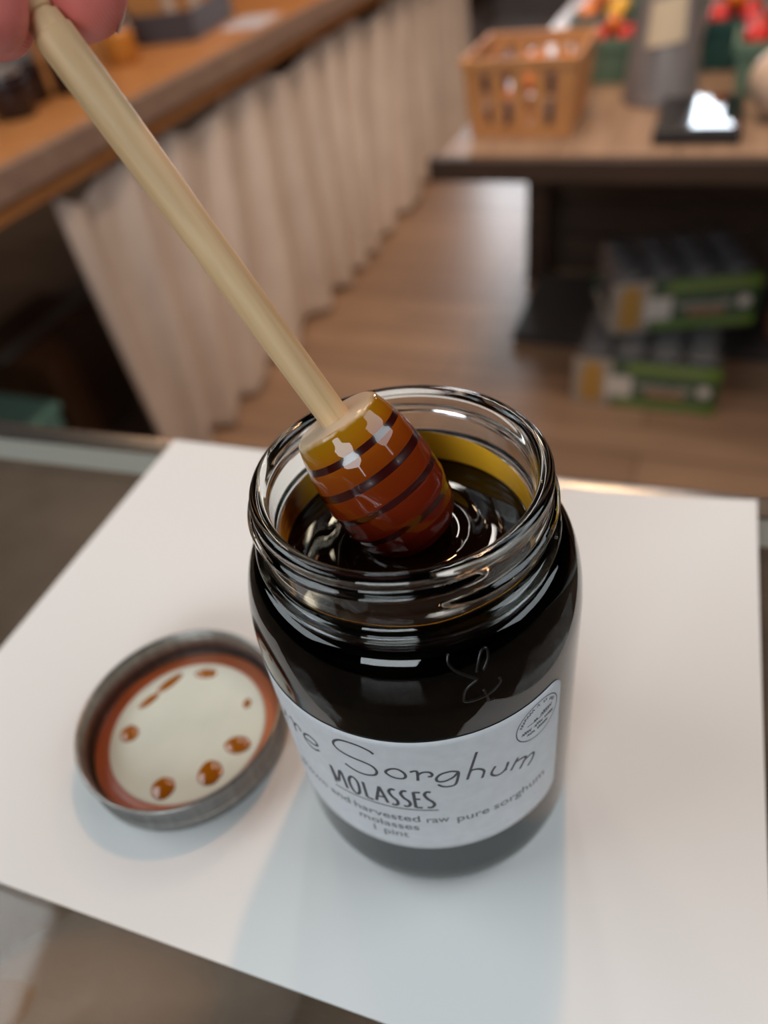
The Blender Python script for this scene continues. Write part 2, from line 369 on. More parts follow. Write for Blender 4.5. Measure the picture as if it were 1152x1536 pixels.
# dark tray with tan packets
t = thing('display_tray', 'dark grey open tray of tan packets on the left table', 'tray', rm(-1.47, 2.06, TZ+.0006), THR+.18)
mb = MB(); mb.box(-.13, .13, -.16, .16, 0, .008); mb.box(-.13, .13, -.16, -.152, .008, .07); mb.box(-.13, .13, .152, .16, .008, .07); mb.box(.122, .13, -.152, .152, .008, .07); mb.box(-.13, -.122, -.152, .152, .008, .07)
mb.build('tray_body', mat('charcoal card', (.055, .05, .06), .6), t)
for k in range(5):
    o = MB().box(-.05, .05, -.006, .006, 0, .13).build('product_packet', M['gourd'] if k % 2 else M['ply'])
    place(o, rm(-1.49+.012*k, 1.97+.048*k, TZ+.0085), THR+.18+.05*k); o.rotation_euler.x = 0
    tag(o, ['tan packet nearest the viewer in the charcoal tray', 'pale tan packet second in the charcoal tray', 'orange tan packet in the middle of the charcoal tray', 'pale packet behind the middle one in the charcoal tray', 'farthest tan packet in the charcoal tray'][k], 'packet', 'packets standing in the charcoal tray')
o = MB().box(-.06, .06, -.09, .09, 0, .003).build('highlight_card', mat('pale bluish card', (.72, .72, .82), .25)); place(o, rm(-1.25, 2.13, TZ+.0005), THR+.1)  # pale blue card standing in for a bluish highlight on the tabletop
tag(o, 'pale glossy card standing in for a highlight at the edge of the plywood table', 'card')

# ================================================================== RIGHT TABLE
RZ = -.35
t = thing('produce_table', 'low plank table with dark front edge carrying the produce baskets', 'table', (0, 0, ZF), THR)
for k in range(6):
    MB().box(-.53+.26*k, -.53+.26*k+.257, 1.62, 4.3, tz(RZ-.025), tz(RZ)).build('plank', M['tablewood'], t, bevel=.002)
MB().box(-.55, 1.05, 1.585, 1.617, tz(RZ-.045), tz(RZ+.004)).build('front_edge', M['dark_wood'], t, bevel=.003)
for a in (-.50, .94):
    for b in (1.64, 4.15):
        if a < 0 and b < 2: b = 2.42
        MB().box(a, a+.07, b, b+.07, 0, tz(RZ-.025)).build('leg', M['dark_wood'], t)
t = thing('storage_crate', 'dark boarded crate standing under the produce table', 'crate', rm(-.47, 2.52, ZF), THR)
for k in range(5): MB().box(0, 1.35, 0, .018, .02+.12*k, .02+.12*k+.112).build('board', M['crate'], t)
mb = MB()
for k in range(5): mb.box(-.018, -.001, 0, 1.3, .02+.12*k, .02+.12*k+.112)
mb.build('side_panel', M['crate'], t)
MB().box(0, 1.35, .02, 1.3, 0, .02).build('base', M['crate'], t); MB().box(-.018, 1.35, 0, 1.3, .613, .63).build('top', M['crate'], t)
o = MB().box(0, .95, 0, .42, 0, .035).build('floor_mat', mat('dark grey board', (.045, .042, .042), .7), bevel=.003); place(o, rm(-.45, 1.995, ZF+.0005), THR)
tag(o, 'dark grey low board on the floor behind the lower jar case', 'board')

# slotted basket in a clear bag
t = thing('produce_basket', 'tan slotted plastic basket of fruit wrapped in a clear bag, left end of table', 'basket', rm(-.372, 1.86, RZ+.001), THR)
W0, W1, D0, D1, H = .115, .128, .115, .13, .165
def wall_slots(side):
    mb = MB()
    n = 4; segs = []
    # rim, foot and uprights with slots between
    def pt(uu, z):
        q = z/H; w = W0+(W1-W0)*q; d = D0+(D1-D0)*q
        if side == 0: return (uu*w, -d, z)
        if side == 1: return (uu*w, d, z)
        if side == 2: return (-w, uu*d, z)
        return (w, uu*d, z)
    us = [-1, -.72]; 
    edges = [-1, -.70, -.54, -.30, -.14, .10, .26, .50, .66, 1]
    zs = [0, .025, .083, .090, .138, H]
    for i in range(len(edges)-1):
        for j in range(len(zs)-1):
            hole = (i % 2 == 1) and j in (1, 3)
            if hole: continue
            vs = [pt(edges[i], zs[j]), pt(edges[i+1], zs[j]), pt(edges[i+1], zs[j+1]), pt(edges[i], zs[j+1])]
            mb.add(vs, [(0, 1, 2, 3)])
    return mb
for sd in range(4): wall_slots(sd).build('slotted_side', M['wicker'], t, solid=.003)
MB().box(-W0, W0, -D0, D0, 0, .003).build('basket_floor', M['wicker'], t)
mb = MB()
for s1, s2 in ((0, -1), (0, 1)): mb.box(-W1-.005, W1+.005, s2*D1-.005, s2*D1+.005, H-.012, H+.003)
for s1 in (-1, 1): mb.box(s1*W1-.005, s1*W1+.005, -D1+.005, D1-.005, H-.012, H+.003)
mb.build('rim', M['wicker'], t)
# clear bag around it
def bagmesh(w, d, h, lean=.0, seed=0):
    mb = MB(); NS, NH = 72, 18; vs = []
    for j in range(NH+1):
        q = j/NH
        for k in range(NS):
            a = 2*PI*k/NS; c, s_ = math.cos(a), math.sin(a); e = .35
            x = math.copysign(abs(c)**e, c)*w; y = math.copysign(abs(s_)**e, s_)*d
            g = 1+.10*q+.03*noise.noise(Vector((c*3+seed, s_*3, q*4)))+.012*math.sin(a*9+q*6)
            vs.append((x*g+lean*q, y*g, q*h*(1+.12*noise.noise(Vector((c*2, s_*2, seed))))))
    fs = [(j*NS+k, j*NS+(k+1) % NS, (j+1)*NS+(k+1) % NS, (j+1)*NS+k) for j in range(NH) for k in range(NS)]
    return mb.add(vs, fs)
bagmesh(.131, .136, .245, .02, 5).build('clear_bag', M['bag_clear'], t, smooth=True)
def veg(name, m, label, cat, P, r, sq=(1, 1, 1), group=None, ribs=0, stem=True):
    t = thing(name, label, cat, P, random.random()*6, group)
    fn = (lambda v: 1+.06*math.cos(ribs*math.atan2(v.y, v.x))*(1-abs(v.z))-(.10 if v.z > .9 else 0)) if ribs else (lambda v: 1-(.08 if v.z > .93 else 0))
    MB().ball((0, 0, r*sq[2]), r, 20, 12, sq, fn=fn).build('skin', m, t, smooth=True)
    if stem: MB().tube([(0, 0, r*sq[2]*1.8), (0, .002, r*sq[2]*2.05), (.004, .004, r*sq[2]*2.25)], [r*.12, r*.09, r*.07], 8).build('stem', M['leaf'], t, smooth=True)
bz = RZ+.001
gF = 'fruit inside the bagged tan basket'
fl = [(-.074, -.060, .045, 'plum', 'dark plum at the front left of the bagged basket'), (.074, -.06, .046, 'plum', 'dark plum at the front right of the bagged basket'), (0, -.062, .042, 'orange', 'orange pepper at front centre of the bagged basket'),
      (-.074, .05, .046, 'plum', 'dark plum at the back left of the bagged basket'), (0, .048, .046, 'orange', 'orange pepper behind the plums in the bagged basket'), (.074, .05, .044, 'orange', 'orange pepper at the back right of the bagged basket')]
for (x, y, r, k, lb) in fl:
    veg('plum' if k == 'plum' else 'bell_pepper', M[k], lb, 'fruit' if k == 'plum' else 'pepper', rm(-.372+x, 1.86+y, bz+.078), r*.76, (1, 1, .9), gF, 4 if k == 'orange' else 0, k == 'orange')
for (x, y, k) in ((-.06, -.05, 'plum'), (.05, -.05, 'plum'), (-.06, .05, 'orange'), (.05, .05, 'plum')):
    veg('plum' if k == 'plum' else 'bell_pepper', M[k], ('dark plum' if k == 'plum' else 'orange pepper') + ' at the bottom of the bagged basket, seen through %s slots' % ('left front' if (x < 0 and y < 0) else 'right front' if y < 0 else 'left rear' if x < 0 else 'right rear'), 'fruit' if k == 'plum' else 'pepper', rm(-.372+x, 1.86+y, bz+.004), .036, (1, 1, .85), gF, 0, False)

# quart baskets with vegetables
def quart(a, b, w, h, m, label, rz=0, z=RZ+.001):
    t = thing('quart_basket', label, 'basket', rm(a, b, z), THR+rz, 'pulp baskets on the produce table')
    mb = MB(); k = .82; th = .003
    for sx, sy in ((0, -1), (0, 1), (-1, 0), (1, 0)):
        if sx == 0: vs = [(-w*k, sy*w*k, 0), (w*k, sy*w*k, 0), (w, sy*w, h), (-w, sy*w, h)]
        else: vs = [(sx*w*k, -w*k, 0), (sx*w*k, w*k, 0), (sx*w, w, h), (sx*w, -w, h)]
        mb.add(vs, [(0, 1, 2, 3)])
    mb.add([(-w*k, -w*k, 0), (w*k, -w*k, 0), (w*k, w*k, 0), (-w*k, w*k, 0)], [(0, 1, 2, 3)])
    mb.build('basket_body', m, t, solid=th)
    mb = MB(); e = .006
    mb.box(-w-e, w+e, -w-e, -w+e, h-.022, h); mb.box(-w-e, w+e, w-e, w+e, h-.022, h); mb.box(-w-e, -w+e, -w+e, w-e, h-.022, h); mb.box(w-e, w+e, -w+e, w-e, h-.022, h)
    mb.build('rim_band', m, t)
def fill(a, b, w, h, kinds, where, r=.032):
    i = 0
    for x, y in ((-.5, -.5), (.5, -.5), (0, .05), (-.5, .55), (.5, .55)):
        k = kinds[i % len(kinds)]; i += 1
        nm = 'tomato' if k == 'tomato' else 'bell_pepper'
        pos = ['front left', 'front right', 'middle', 'back left', 'back right'][i-1]
        veg(nm, M[k], '%s %s at the %s of %s' % ({'tomato': 'red', 'orange': 'orange', 'yellow': 'yellow'}[k], 'tomato' if k == 'tomato' else 'bell pepper', pos, where), 'tomato' if k == 'tomato' else 'pepper',
            rm(a+x*w, b+y*w, RZ+h-.022+(r*1.25 if i == 3 else 0)), r, (1, 1, .85), 'vegetables on ' + where, 0 if k == 'tomato' else 4)
Q = [(.155, 2.10, .085, .115, 'green_pulp', ('tomato',), 'green pulp basket of red tomatoes at the right edge of the photo', 'the right green basket of tomatoes', .034),
     (.055, 2.33, .075, .115, 'shaded_pulp', ('tomato', 'tomato', 'orange'), 'dark teal basket right of the grey hopper', 'the dark teal basket beside the hopper', .032),
     (-.235, 2.23, .062, .105, 'green_pulp', ('tomato', 'tomato', 'orange'), 'small green basket with red tomatoes left of the grey hopper', 'the small green basket left of the hopper', .030),
     (-.30, 2.50, .08, .11, 'shaded_pulp', ('orange', 'yellow', 'orange'), 'dark teal basket of orange and yellow peppers behind the small green basket', 'the teal basket behind the small green one', .036),
     (-.27, 2.80, .085, .11, 'green_pulp', ('yellow', 'yellow', 'orange'), 'green basket of yellow peppers at the far left of the table', 'the far left basket of yellow peppers', .036),
     (-.05, 2.72, .085, .11, 'green_pulp', ('yellow', 'orange', 'yellow'), 'green basket of yellow and orange peppers behind the hopper', 'the basket behind the hopper', .034),
     (.16, 2.66, .085, .11, 'green_pulp', ('orange', 'yellow'), 'green basket of orange peppers in the far row on the right', 'the far right basket of orange peppers', .036),
     (-.09, 3.02, .085, .11, 'shaded_pulp', ('orange', 'yellow'), 'teal basket of orange peppers in the last row', 'the teal basket in the last row', .036)]
for (a, b, w, h, mk, kinds, lb, wh, r) in Q:
    quart(a, b, w, h, M[mk], lb); fill(a, b, w, h, kinds, wh, min(r, w*.365))
# pale gourd in plastic at the right edge
veg('gourd', M['gourd'], 'large pale tan gourd on the table at the right frame edge', 'gourd', rm(.195, 1.86, RZ+.001), .088, (1, .9, .85), None, 8)
# grey hopper on black scale
t = thing('scale', 'black flat weighing scale with glossy glass top near the table edge', 'scale', rm(.015, 1.81, RZ+.001), THR)
MB().box(-.085, .090, -.125, .120, 0, .03).build('scale_base', M['black'], t, bevel=.004)
MB().box(-.010, .082, -.115, .112, .0305, .034).build('glass_plate', M['mirror_black'], t)
t = thing('dispenser', 'tall tapered grey metal dispenser with a cream price tag beside the scale', 'dispenser', rm(-.088, 2.035, RZ+.001), THR+.05)
MB().lathe([(0, 0), (.088, 0), (.090, .01), (.058, .30), (.050, .42), (0, .42)], 40).build('cone_body', M['steel_grey'], t, smooth=False)
MB().tube([(.062, -.03, .05), (.085, -.045, .2), (.062, -.035, .34)], .006, 10).build('handle', M['tin'], t, smooth=True)
mb = MB(); vs = []
for i in range(13):
    a = -PI/2-.55+1.1*i/12
    for z in (.125, .215):
        rr = .090-.032*(z-.01)/.29+.003; vs.append((rr*math.cos(a), rr*math.sin(a), z+.012*(i/12)))
mb.add(vs, [(2*i, 2*i+2, 2*i+3, 2*i+1) for i in range(12)]).build('price_tag', M['cream'], t, solid=.001)

# ================================================================== JAR CASES
def text_mesh(s, size, name='lettering', extr=0., bold=0., spacing=1., align='LEFT'):
    cu = bpy.data.curves.new(name, 'FONT'); cu.body = s; cu.size = size; cu.extrude = extr; cu.offset = bold; cu.space_character = spacing; cu.align_x = align
    to = bpy.data.objects.new(name, cu); COL.objects.link(to)
    dg = bpy.context.evaluated_depsgraph_get(); me = bpy.data.meshes.new_from_object(to.evaluated_get(dg))
    bpy.data.objects.remove(to); return me
def make_case(label, loc, rz):
    t = thing('jar_case', label, 'case of jars', loc, THR+rz, 'shrink wrapped cases of canning jars')
    W, D, H = .378, .265, .150
    MB().box(-W/2, W/2, -D/2, D/2, 0, .004).add([], []).build('tray', M['pk_beige'], t)
    p = MB().box(-W/2, W/2, -D/2-.002, -D/2, .0, H).build('front_panel', M['pk_green'], t)
    y = -D/2-.0022
    def patch(nm, x0, x1, z0, z1, m, yy=y): MB().box(x0, x1, yy-.0003, yy, z0, z1).build(nm, m, p)
    patch('beige_print', -W/2, -.085, 0, H, M['pk_beige'])
    patch('lime_band', -.045, W/2, .112, .143, M['pk_lime']); patch('lime_band', -.075, W/2, .005, .030, M['pk_lime'])
    MB().lathe([(0, 0), (.022, 0), (.026, .01), (.026, .085), (.02, .105), (.02, .118), (0, .118)], 20).build('jar_picture', M['pk_amber'], p)
    jp = bpy.data.objects[[o_.name for o_ in p.children if o_.name.startswith('jar_picture')][0]]; jp.scale = (1.1, .03, 1.05); jp.location = (-.137, y-.0006, .012)
    patch('cream_print', -.10, -.03, .035, .100, M['pk_white'], y-.0004)
    patch('orange_strip', .01, .105, .044, .058, M['pk_orange'], y-.0004)
    MB().lathe([(0, 0), (.017, 0), (.017, .0004), (0, .0004)], 24).build('round_mark', M['pk_white'], p)
    q = [o_ for o_ in p.children if o_.name.startswith('round_mark')][0]; q.rotation_euler = (PI/2, 0, 0); q.location = (.155, y-.0002, .072)
    me = text_mesh('MASON JARS', .026, extr=.0002, spacing=.95); me.materials.append(M['pk_white'])
    q = bpy.data.objects.new('lettering', me); COL.objects.link(q); q.parent = p; q.rotation_euler = (PI/2, 0, 0); q.location = (-.018, y-.0008, .062)
    back = MB().box(-W/2, W/2, D/2, D/2+.002, 0, .05).build('back_panel', M['pk_green'], t)
    jar = MB().lathe([(0, 0), (.036, 0), (.040, .005), (.040, .115), (.033, .135), (.033, .140), (0, .140)], 20)
    lid = MB().lathe([(0, .1405), (.035, .1405), (.036, .143), (.036, .158), (.034, .160), (.026, .1585), (0, .1585)], 20)
    jm = lm = None
    for i in range(4):
        for j in range(3):
            if jm is None:
                jo = jar.build('jar', M['jarglass'], t, smooth=True); lo = lid.build('lid', M['tin_dark'], jo, smooth=True); jm, lm = jo.data, lo.data
            else:
                jo = bpy.data.objects.new('jar', jm); COL.objects.link(jo); jo.parent = t
                lo = bpy.data.objects.new('lid', lm); COL.objects.link(lo); lo.parent = jo
            jo.location = (-.138+.092*i, -.086+.086*j, .0045)
    mb = MB(); NS, NH = 96, 14; vs = []
    for jj in range(NH+1):
        q = jj/NH
        for k in range(NS):
            a = 2*PI*k/NS; c, s_ = math.cos(a), math.sin(a); e = .22
            g = 1.012 if q < .75 else 1.012-.22*((q-.75)/.25)**2
            x = math.copysign(abs(c)**e, c)*W/2*g; yy = math.copysign(abs(s_)**e, s_)*(D/2+.004)*g
            z = .003+q*.166 if q < .75 else .1275+.042*math.sin((q-.75)/.25*PI/2)
            w = .004*noise.noise(Vector((x*30, yy*30, z*30)))*min(1, q*3)
            vs.append((x+w, yy+w if yy > 0 else yy-abs(w), z))
    fs = [(jj*NS+k, jj*NS+(k+1) % NS, (jj+1)*NS+(k+1) % NS, (jj+1)*NS+k) for jj in range(NH) for k in range(NS)]
    fs.append(tuple(NH*NS+k for k in range(NS)))
    mb.add(vs, fs).build('shrink_film', M['film_clear'], t, smooth=True)
    return t
pc = make_case('shrink wrapped case of canning jars on the floor, lower of the two', rm(-.019, 1.838, ZF+.001), 0)
p2 = dup(pc, rm(.008, 1.962, ZF+.180), .02, 'shrink wrapped case of canning jars stacked on top of the other case')
# orange goods in a clear bag beside the upper case
t = thing('bagged_goods', 'clear plastic bag of orange gourds on the floor right of the jar cases', 'bag', rm(.43, 2.15, ZF+.001), THR)
for k, (x, y, z) in enumerate(((-.06, -.06, .09), (.07, -.05, .09), (0, .07, .09), (-.03, -.04, .25), (.06, .03, .25), (0, 0, .40))):
    MB().ball((x, y, z), .09, 18, 12, (1, 1, .95), fn=lambda v: 1+.05*math.cos(7*math.atan2(v.y, v.x))*(1-abs(v.z))).build('gourd', M['pk_orange'] if k != 5 else M['orange'], t, smooth=True)
bagmesh(.165, .165, .54, -.02, 9).build('clear_bag', M['bag_clear'], t, smooth=True)

# ================================================================== SHOWCASE (the counter)
sc = thing('showcase', 'glass topped showcase counter with aluminium edge trim under the white paper', 'counter', (0, 0, ZF), THC)
top = -.0003-ZF; yb = .1516
MB().box(-1.5, 1.1, -.42, yb-.034, top-.006, top).build('glass_top', M['case_glass'], sc)
# rounded trim along the aisle side
prof = []
for k in range(9):
    a = PI/2*k/8; prof.append((yb-.007+.007*math.sin(a), top-.007+.007*math.cos(a)))
mb = MB(); sec = [(yb-.016, top)]+prof+[(yb, top-.03), (yb-.016, top-.03)]
n_ = len(sec); vs = [(-1.51, y, z) for y, z in sec]+[(1.11, y, z) for y, z in sec]
mb.add(vs, [(i, (i+1) % n_, n_+(i+1) % n_, n_+i) for i in range(n_)]+[tuple(range(n_))[::-1], tuple(range(n_, 2*n_))]).build('edge_trim', M['alu'], sc, smooth=False)
MB().box(-1.51, 1.11, yb-.0335, yb-.0175, top-.03, top-.0006).build('inner_trim', M['alu_dull'], sc)
MB().box(-1.51, 1.11, yb-.038, yb-.0345, top-.03, top-.0065).build('trim_lip', M['pk_beige'], sc)
MB().box(-1.5, 1.1, yb-.012, yb-.006, .25, top-.031).build('front_glass', M['case_glass'], sc)
MB().box(-1.5, 1.1, -.42, yb-.012, 0, .25).build('base', M['dark_wood'], sc)
M['shelf'] = noisy(mat('brown shelf liner', rough=.8), (.10, .07, .048), (.17, .12, .08), (9, 9, 9))
MB().box(-1.5, 1.1, -.40, yb-.04, top-.205, top-.195).build('shelf', M['shelf'], sc)
for s_ in (-1.51, 1.1): MB().box(s_, s_+.01, -.42, yb, .25, top-.03).build('side_panel', M['dark_wood'], sc)
MB().box(-1.5, 1.1, -.43, -.42, 0, top).build('rear_panel', M['dark_wood'], sc)
# things seen blurred through the glass
zsh = -.0003-.195+.001
t = thing('plastic_tub', 'teal plastic tub on the floor under the left table, seen through the counter glass', 'tub', rm(-1.56, .90, ZF+.001), THR)
mb = MB(); mb.box(-.15, .15, -.14, .14, 0, .27, taper=.02); mb.build('tub_body', M['teal_box'], t, bevel=.01)
MB().box(-.158, .158, -.148, .148, .2705, .295).build('tub_lid', M['teal_box'], t, bevel=.008)
o = MB().box(-.02, .02, -.11, .11, 0, .012).build('board_strip', M['pinkwhite']); place(o, rm(-1.345, .83, ZF+.001), THR-.5); tag(o, 'pinkish white strip of board on the floor beside the teal tub', 'board')
t = thing('wrapped_lump', 'blurred tan loaf in grey wrapping under the glass at bottom left', 'food', (-.168, -.045, zsh), .25)  # plain tan lump inside a cloudy shell
MB().ball((0, 0, .045), .06, 24, 14, (1.0, .62, .55), fn=lambda v: 1+.05*noise.noise(v*3)).build('lump', mat('plain tan', (.36, .20, .10), .7), t, smooth=True)
MB().ball((.02, 0, .045), .066, 24, 14, (1.2, .75, .55), fn=lambda v: 1+.08*noise.noise(v*4)).build('wrapping', clear('cloudy wrap', alpha=.28, rough=.4, bs=30), t, smooth=True)

# paper sheet
th = -.2537; pe = Vector((math.cos(th), math.sin(th), 0)); pn = Vector((-math.sin(th), math.cos(th), 0)); BL = Vector((-.1971, -.0259, 0))
mb = MB(); NX, NY = 40, 30; vs = []
for i in range(NX+1):
    for j in range(NY+1):
        P = pe*(.2815*i/NX)+pn*(.2159*j/NY); cu, cv = max(0, (i/NX-.66)/.34), max(0, (j/NY-.5)/.5); vs.append((P.x, P.y, .00005+cu*cu*(.003+.0025*cv*cv)))
mb.add(vs, [(i*(NY+1)+j, (i+1)*(NY+1)+j, (i+1)*(NY+1)+j+1, i*(NY+1)+j+1) for i in range(NX) for j in range(NY)])
o = mb.build('paper_sheet', M['paper'], solid=.0001); o.location = BL
tag(o, 'white sheet of paper lying on the glass counter under the molasses jar', 'paper')

# ================================================================== JAR
JZ = .0002
jar = thing('mason_jar', 'open glass canning jar of dark molasses with white label, on the white paper', 'jar', (0, 0, JZ))
RB, HJ = 40.7, 123.8
out = [(0, 1.5), (20, 1.5), (29, 1.2), (31, 0), (34, 0), (36, .6), (38.5, 2.5), (40, 5.5), (RB, 10)]
out += [(RB, z) for z in range(14, 84, 5)]
for k in range(1, 17):
    a = PI/2*k/16; out.append((33.6+(RB-33.6)*math.cos(a)**.85, 83.5+22.2*math.sin(a)))
out += [(33.4, 106.2), (33.6, 106.7), (34.3, 107.1), (34.8, 107.8), (34.9, 108.5), (34.5, 109.2), (33.6, 109.7), (33.0, 110.2), (32.8, 111)]
z = 111.4
while z < 120.6: out.append((32.8, z)); z += .35
out += [(32.7, 120.9), (32.6, 121.4), (32.8, 121.8), (33.0, 122.3), (32.9, 122.9), (32.4, 123.5), (31.6, HJ), (30.8, HJ), (30.1, 123.5), (29.7, 122.9), (29.4, 122)]
inn = [(29.3, z) for z in range(120, 106, -2)]+[(29.5, 105)]
for k in range(15, -1, -1):
    a = PI/2*k/16; inn.append((29.7+(RB-2.6-29.7)*math.cos(a)**.85, 82.0+21.5*math.sin(a)))
inn += [(RB-2.6, z) for z in range(78, 12, -6)]+[(37.6, 9.5), (36.5, 7), (34, 5.2), (30, 4.5), (15, 4.6), (0, 4.6)]
# thread: helix, theta measured from -y towards +x (degrees)
TA, ZA, TURN, PITCH = 32., 120.2, 377., 5.0
def thread(a, r, z):
    if r < 32.7 or not 111.1 < z < 120.7: return 0
    th = (math.degrees(a)+90) % 360          # 0 = front (-y)
    s = (TA-th) % 360                        # angle travelled going left from the upper end
    h = 0
    for n in (0, 1):
        q = s+360*n
        if q > TURN: continue
        zc = ZA-PITCH*q/360
        d = abs(z-zc)/1.15
        if d < 1:
            fade = min(1, q/14., (TURN-q)/14.); h = max(h, 1.5*math.cos(d*PI/2)**.8*math.sqrt(max(fade, 0)))
    return h
prof = [(r*MM, z*MM) for r, z in out+inn]
def rf(a, r, z): return thread(a, r/MM, z/MM)*MM
body = MB(); SEG = 288
body.lathe(prof[1:-1], SEG, rf=rf)
nP = len(prof)-2
body.v.append((0, 0, prof[0][1])); ib = len(body.v)-1; body.v.append((0, 0, prof[-1][1])); it = ib+1
for k in range(SEG):
    k2 = (k+1) % SEG
    body.f.append((ib, k2*nP, k*nP)); body.f.append((it, k*nP+nP-1, k2*nP+nP-1)); body.mi += [0, 0]
glass = body.build('glass_body', M['glass'], jar, smooth=True, weld=False)
bm = bmesh.new(); bm.from_mesh(glass.data); bmesh.ops.recalc_face_normals(bm, faces=bm.faces); bm.to_mesh(glass.data); bm.free()

# label wrapped on the body: s = arc mm (0 = front, + right), z mm
RL = 40.78
def onjar(s, z, dr=0): a = s/RB; return ((RL+dr)*math.sin(a)*MM, -(RL+dr)*math.cos(a)*MM, z*MM)
s0, s1, z0, z1, cr_ = -62., 39.6, 28.3, 81.3, 5.0
def rr_rows():
    vs = []; fs = []; NXs, NZs = 120, 24
    def edge(s):      # half-height inset near corners
        d = min(s-s0, s1-s)
        return 0 if d >= cr_ else cr_-math.sqrt(max(cr_**2-(cr_-d)**2, 0))
    ss = sorted(set([s0+cr_*(1-math.cos(PI/2*k/8)) for k in range(9)]+[s1-cr_*(1-math.cos(PI/2*k/8)) for k in range(9)]+[s0+cr_+(s1-s0-2*cr_)*k/NXs for k in range(NXs+1)]))
    for s in ss:
        e = edge(s)
        for j in range(NZs+1): vs.append(onjar(s, z0+e+(z1-z0-2*e)*j/NZs, .06))
    n = NZs+1
    for i in range(len(ss)-1):
        for j in range(NZs): fs.append((i*n+j, (i+1)*n+j, (i+1)*n+j+1, i*n+j+1))
    return vs, fs
mb = MB(); mb.add(*rr_rows()); lab = mb.build('paper_label', M['label'], jar, smooth=True, solid=.00010)
def catmull(P, n=6):
    if len(P) < 3: return P
    closed = P[0] == P[-1]; out = []
    for i in range(len(P)-1):
        p0 = P[i-1] if i > 0 else (P[-2] if closed else P[0]); p1, p2 = P[i], P[i+1]; p3 = P[i+2] if i+2 < len(P) else (P[1] if closed else P[-1])
        for k in range(n):
            t = k/n
            out.append(tuple(.5*((2*p1[d])+(-p0[d]+p2[d])*t+(2*p0[d]-5*p1[d]+4*p2[d]-p3[d])*t*t+(-p0[d]+3*p1[d]-3*p2[d]+p3[d])*t**3) for d in (0, 1)))
    out.append(P[-1]); return out
def ribbon(mb, P, w, dr=.15, smooth=True):
    P = catmull(P) if smooth else P
    vs = []
    for i, p in enumerate(P):
        a = P[max(i-1, 0)]; b = P[min(i+1, len(P)-1)]; dx, dy = b[0]-a[0], b[1]-a[1]; L = math.hypot(dx, dy) or 1
        nx, ny = -dy/L*w/2, dx/L*w/2
        vs += [onjar(p[0]+nx, p[1]+ny, dr), onjar(p[0]-nx, p[1]-ny, dr)]
    mb.add(vs, [(2*i, 2*i+1, 2*i+3, 2*i+2) for i in range(len(P)-1)])
G = {
'S': [(-8.63, 75.04), (-9.75, 76.26), (-12.49, 77.3), (-16.09, 77.12), (-18.11, 75.6), (-18.87, 73.59), (-17.93, 71.87), (-15.74, 70.99), (-13.55, 70.52), (-11.42, 70.12), (-9.67, 69.22), (-8.86, 67.29), (-9.52, 65.37), (-11.42, 64.42), (-13.39, 64.31), (-15.3, 64.97), (-17.03, 66.14)],
'o': [(-6.7, 67.84), (-5.48, 69.46), (-3.92, 69.81), (-2.55, 68.53), (-2.16, 66.8), (-2.83, 65.69), (-4.38, 65.55), (-5.84, 66.32), (-6.7, 67.84)],
'r1': [(-1.02, 68.77), (0.02, 69.31), (0.61, 68.96), (0.59, 66.69), (0.46, 64.89)],
'r2': [(0.61, 67.45), (1.7, 68.56), (3.19, 68.61), (3.9, 67.5), (3.53, 66.54), (2.92, 66.78)],
'g': [(9.93, 66.87), (8.15, 67.7), (5.89, 67.18), (4.72, 65.49), (4.98, 64.01), (6.51, 63.73), (8.55, 64.92), (9.83, 66.64), (9.48, 63.68), (8.79, 61.38), (7.19, 60.97), (5.8, 61.49), (4.89, 62.59)],
'h1': [(14.38, 73.27), (12.96, 67.55), (11.72, 62.31)], 'h2': [(12.09, 64.12), (12.89, 65.92), (14.64, 65.52), (15.8, 64.07), (15.69, 62.44), (15.25, 60.91)],
'u1': [(18.72, 63.81), (17.74, 61.77), (17.87, 60.35), (19.12, 59.19), (20.77, 59.49), (21.78, 61.13), (22.13, 62.78)], 'u2': [(22.13, 62.78), (21.61, 60.72), (21.37, 59.39)],
'm1': [(24.9, 62.0), (23.84, 59.97), (22.86, 57.95)], 'm2': [(24.37, 60.57), (26.38, 60.44), (27.33, 59.66), (26.59, 58.2), (25.49, 56.04)], 'm3': [(26.4, 58.41), (28.71, 59.23), (29.94, 58.63), (29.38, 56.43), (28.0, 54.73)],
'e': [(-29.5, 66.0), (-26.4, 66.3), (-24.9, 67.4), (-25.6, 69.0), (-27.6, 69.2), (-29.5, 67.6), (-29.9, 65.2), (-28.6, 63.7), (-26.6, 63.7), (-24.9, 65.0)],
'ra': [(-35.4, 68.4), (-34.4, 69.2), (-33.9, 67.4), (-34.1, 63.6)], 'rb': [(-33.9, 66.4), (-32.7, 68.6), (-31.4, 68.8), (-30.9, 67.2)],
'ua': [(-41.6, 69), (-42.2, 66.4), (-41.6, 64.4), (-40.2, 64.0), (-38.6, 65.6), (-37.8, 68.8)], 'ub': [(-37.8, 68.8), (-38.1, 66.2), (-37.9, 64.0)],
'Pa': [(-51.5, 76), (-52.2, 70), (-52.6, 64)], 'Pb': [(-53.5, 75), (-50.5, 77), (-46.4, 75.8), (-45.6, 72.6), (-48.2, 70.3), (-52, 70)]}
mb = MB()
for k, v in G.items(): ribbon(mb, v, .70)
mb.build('script_lettering', M['ink'], lab, smooth=False, weld=False)
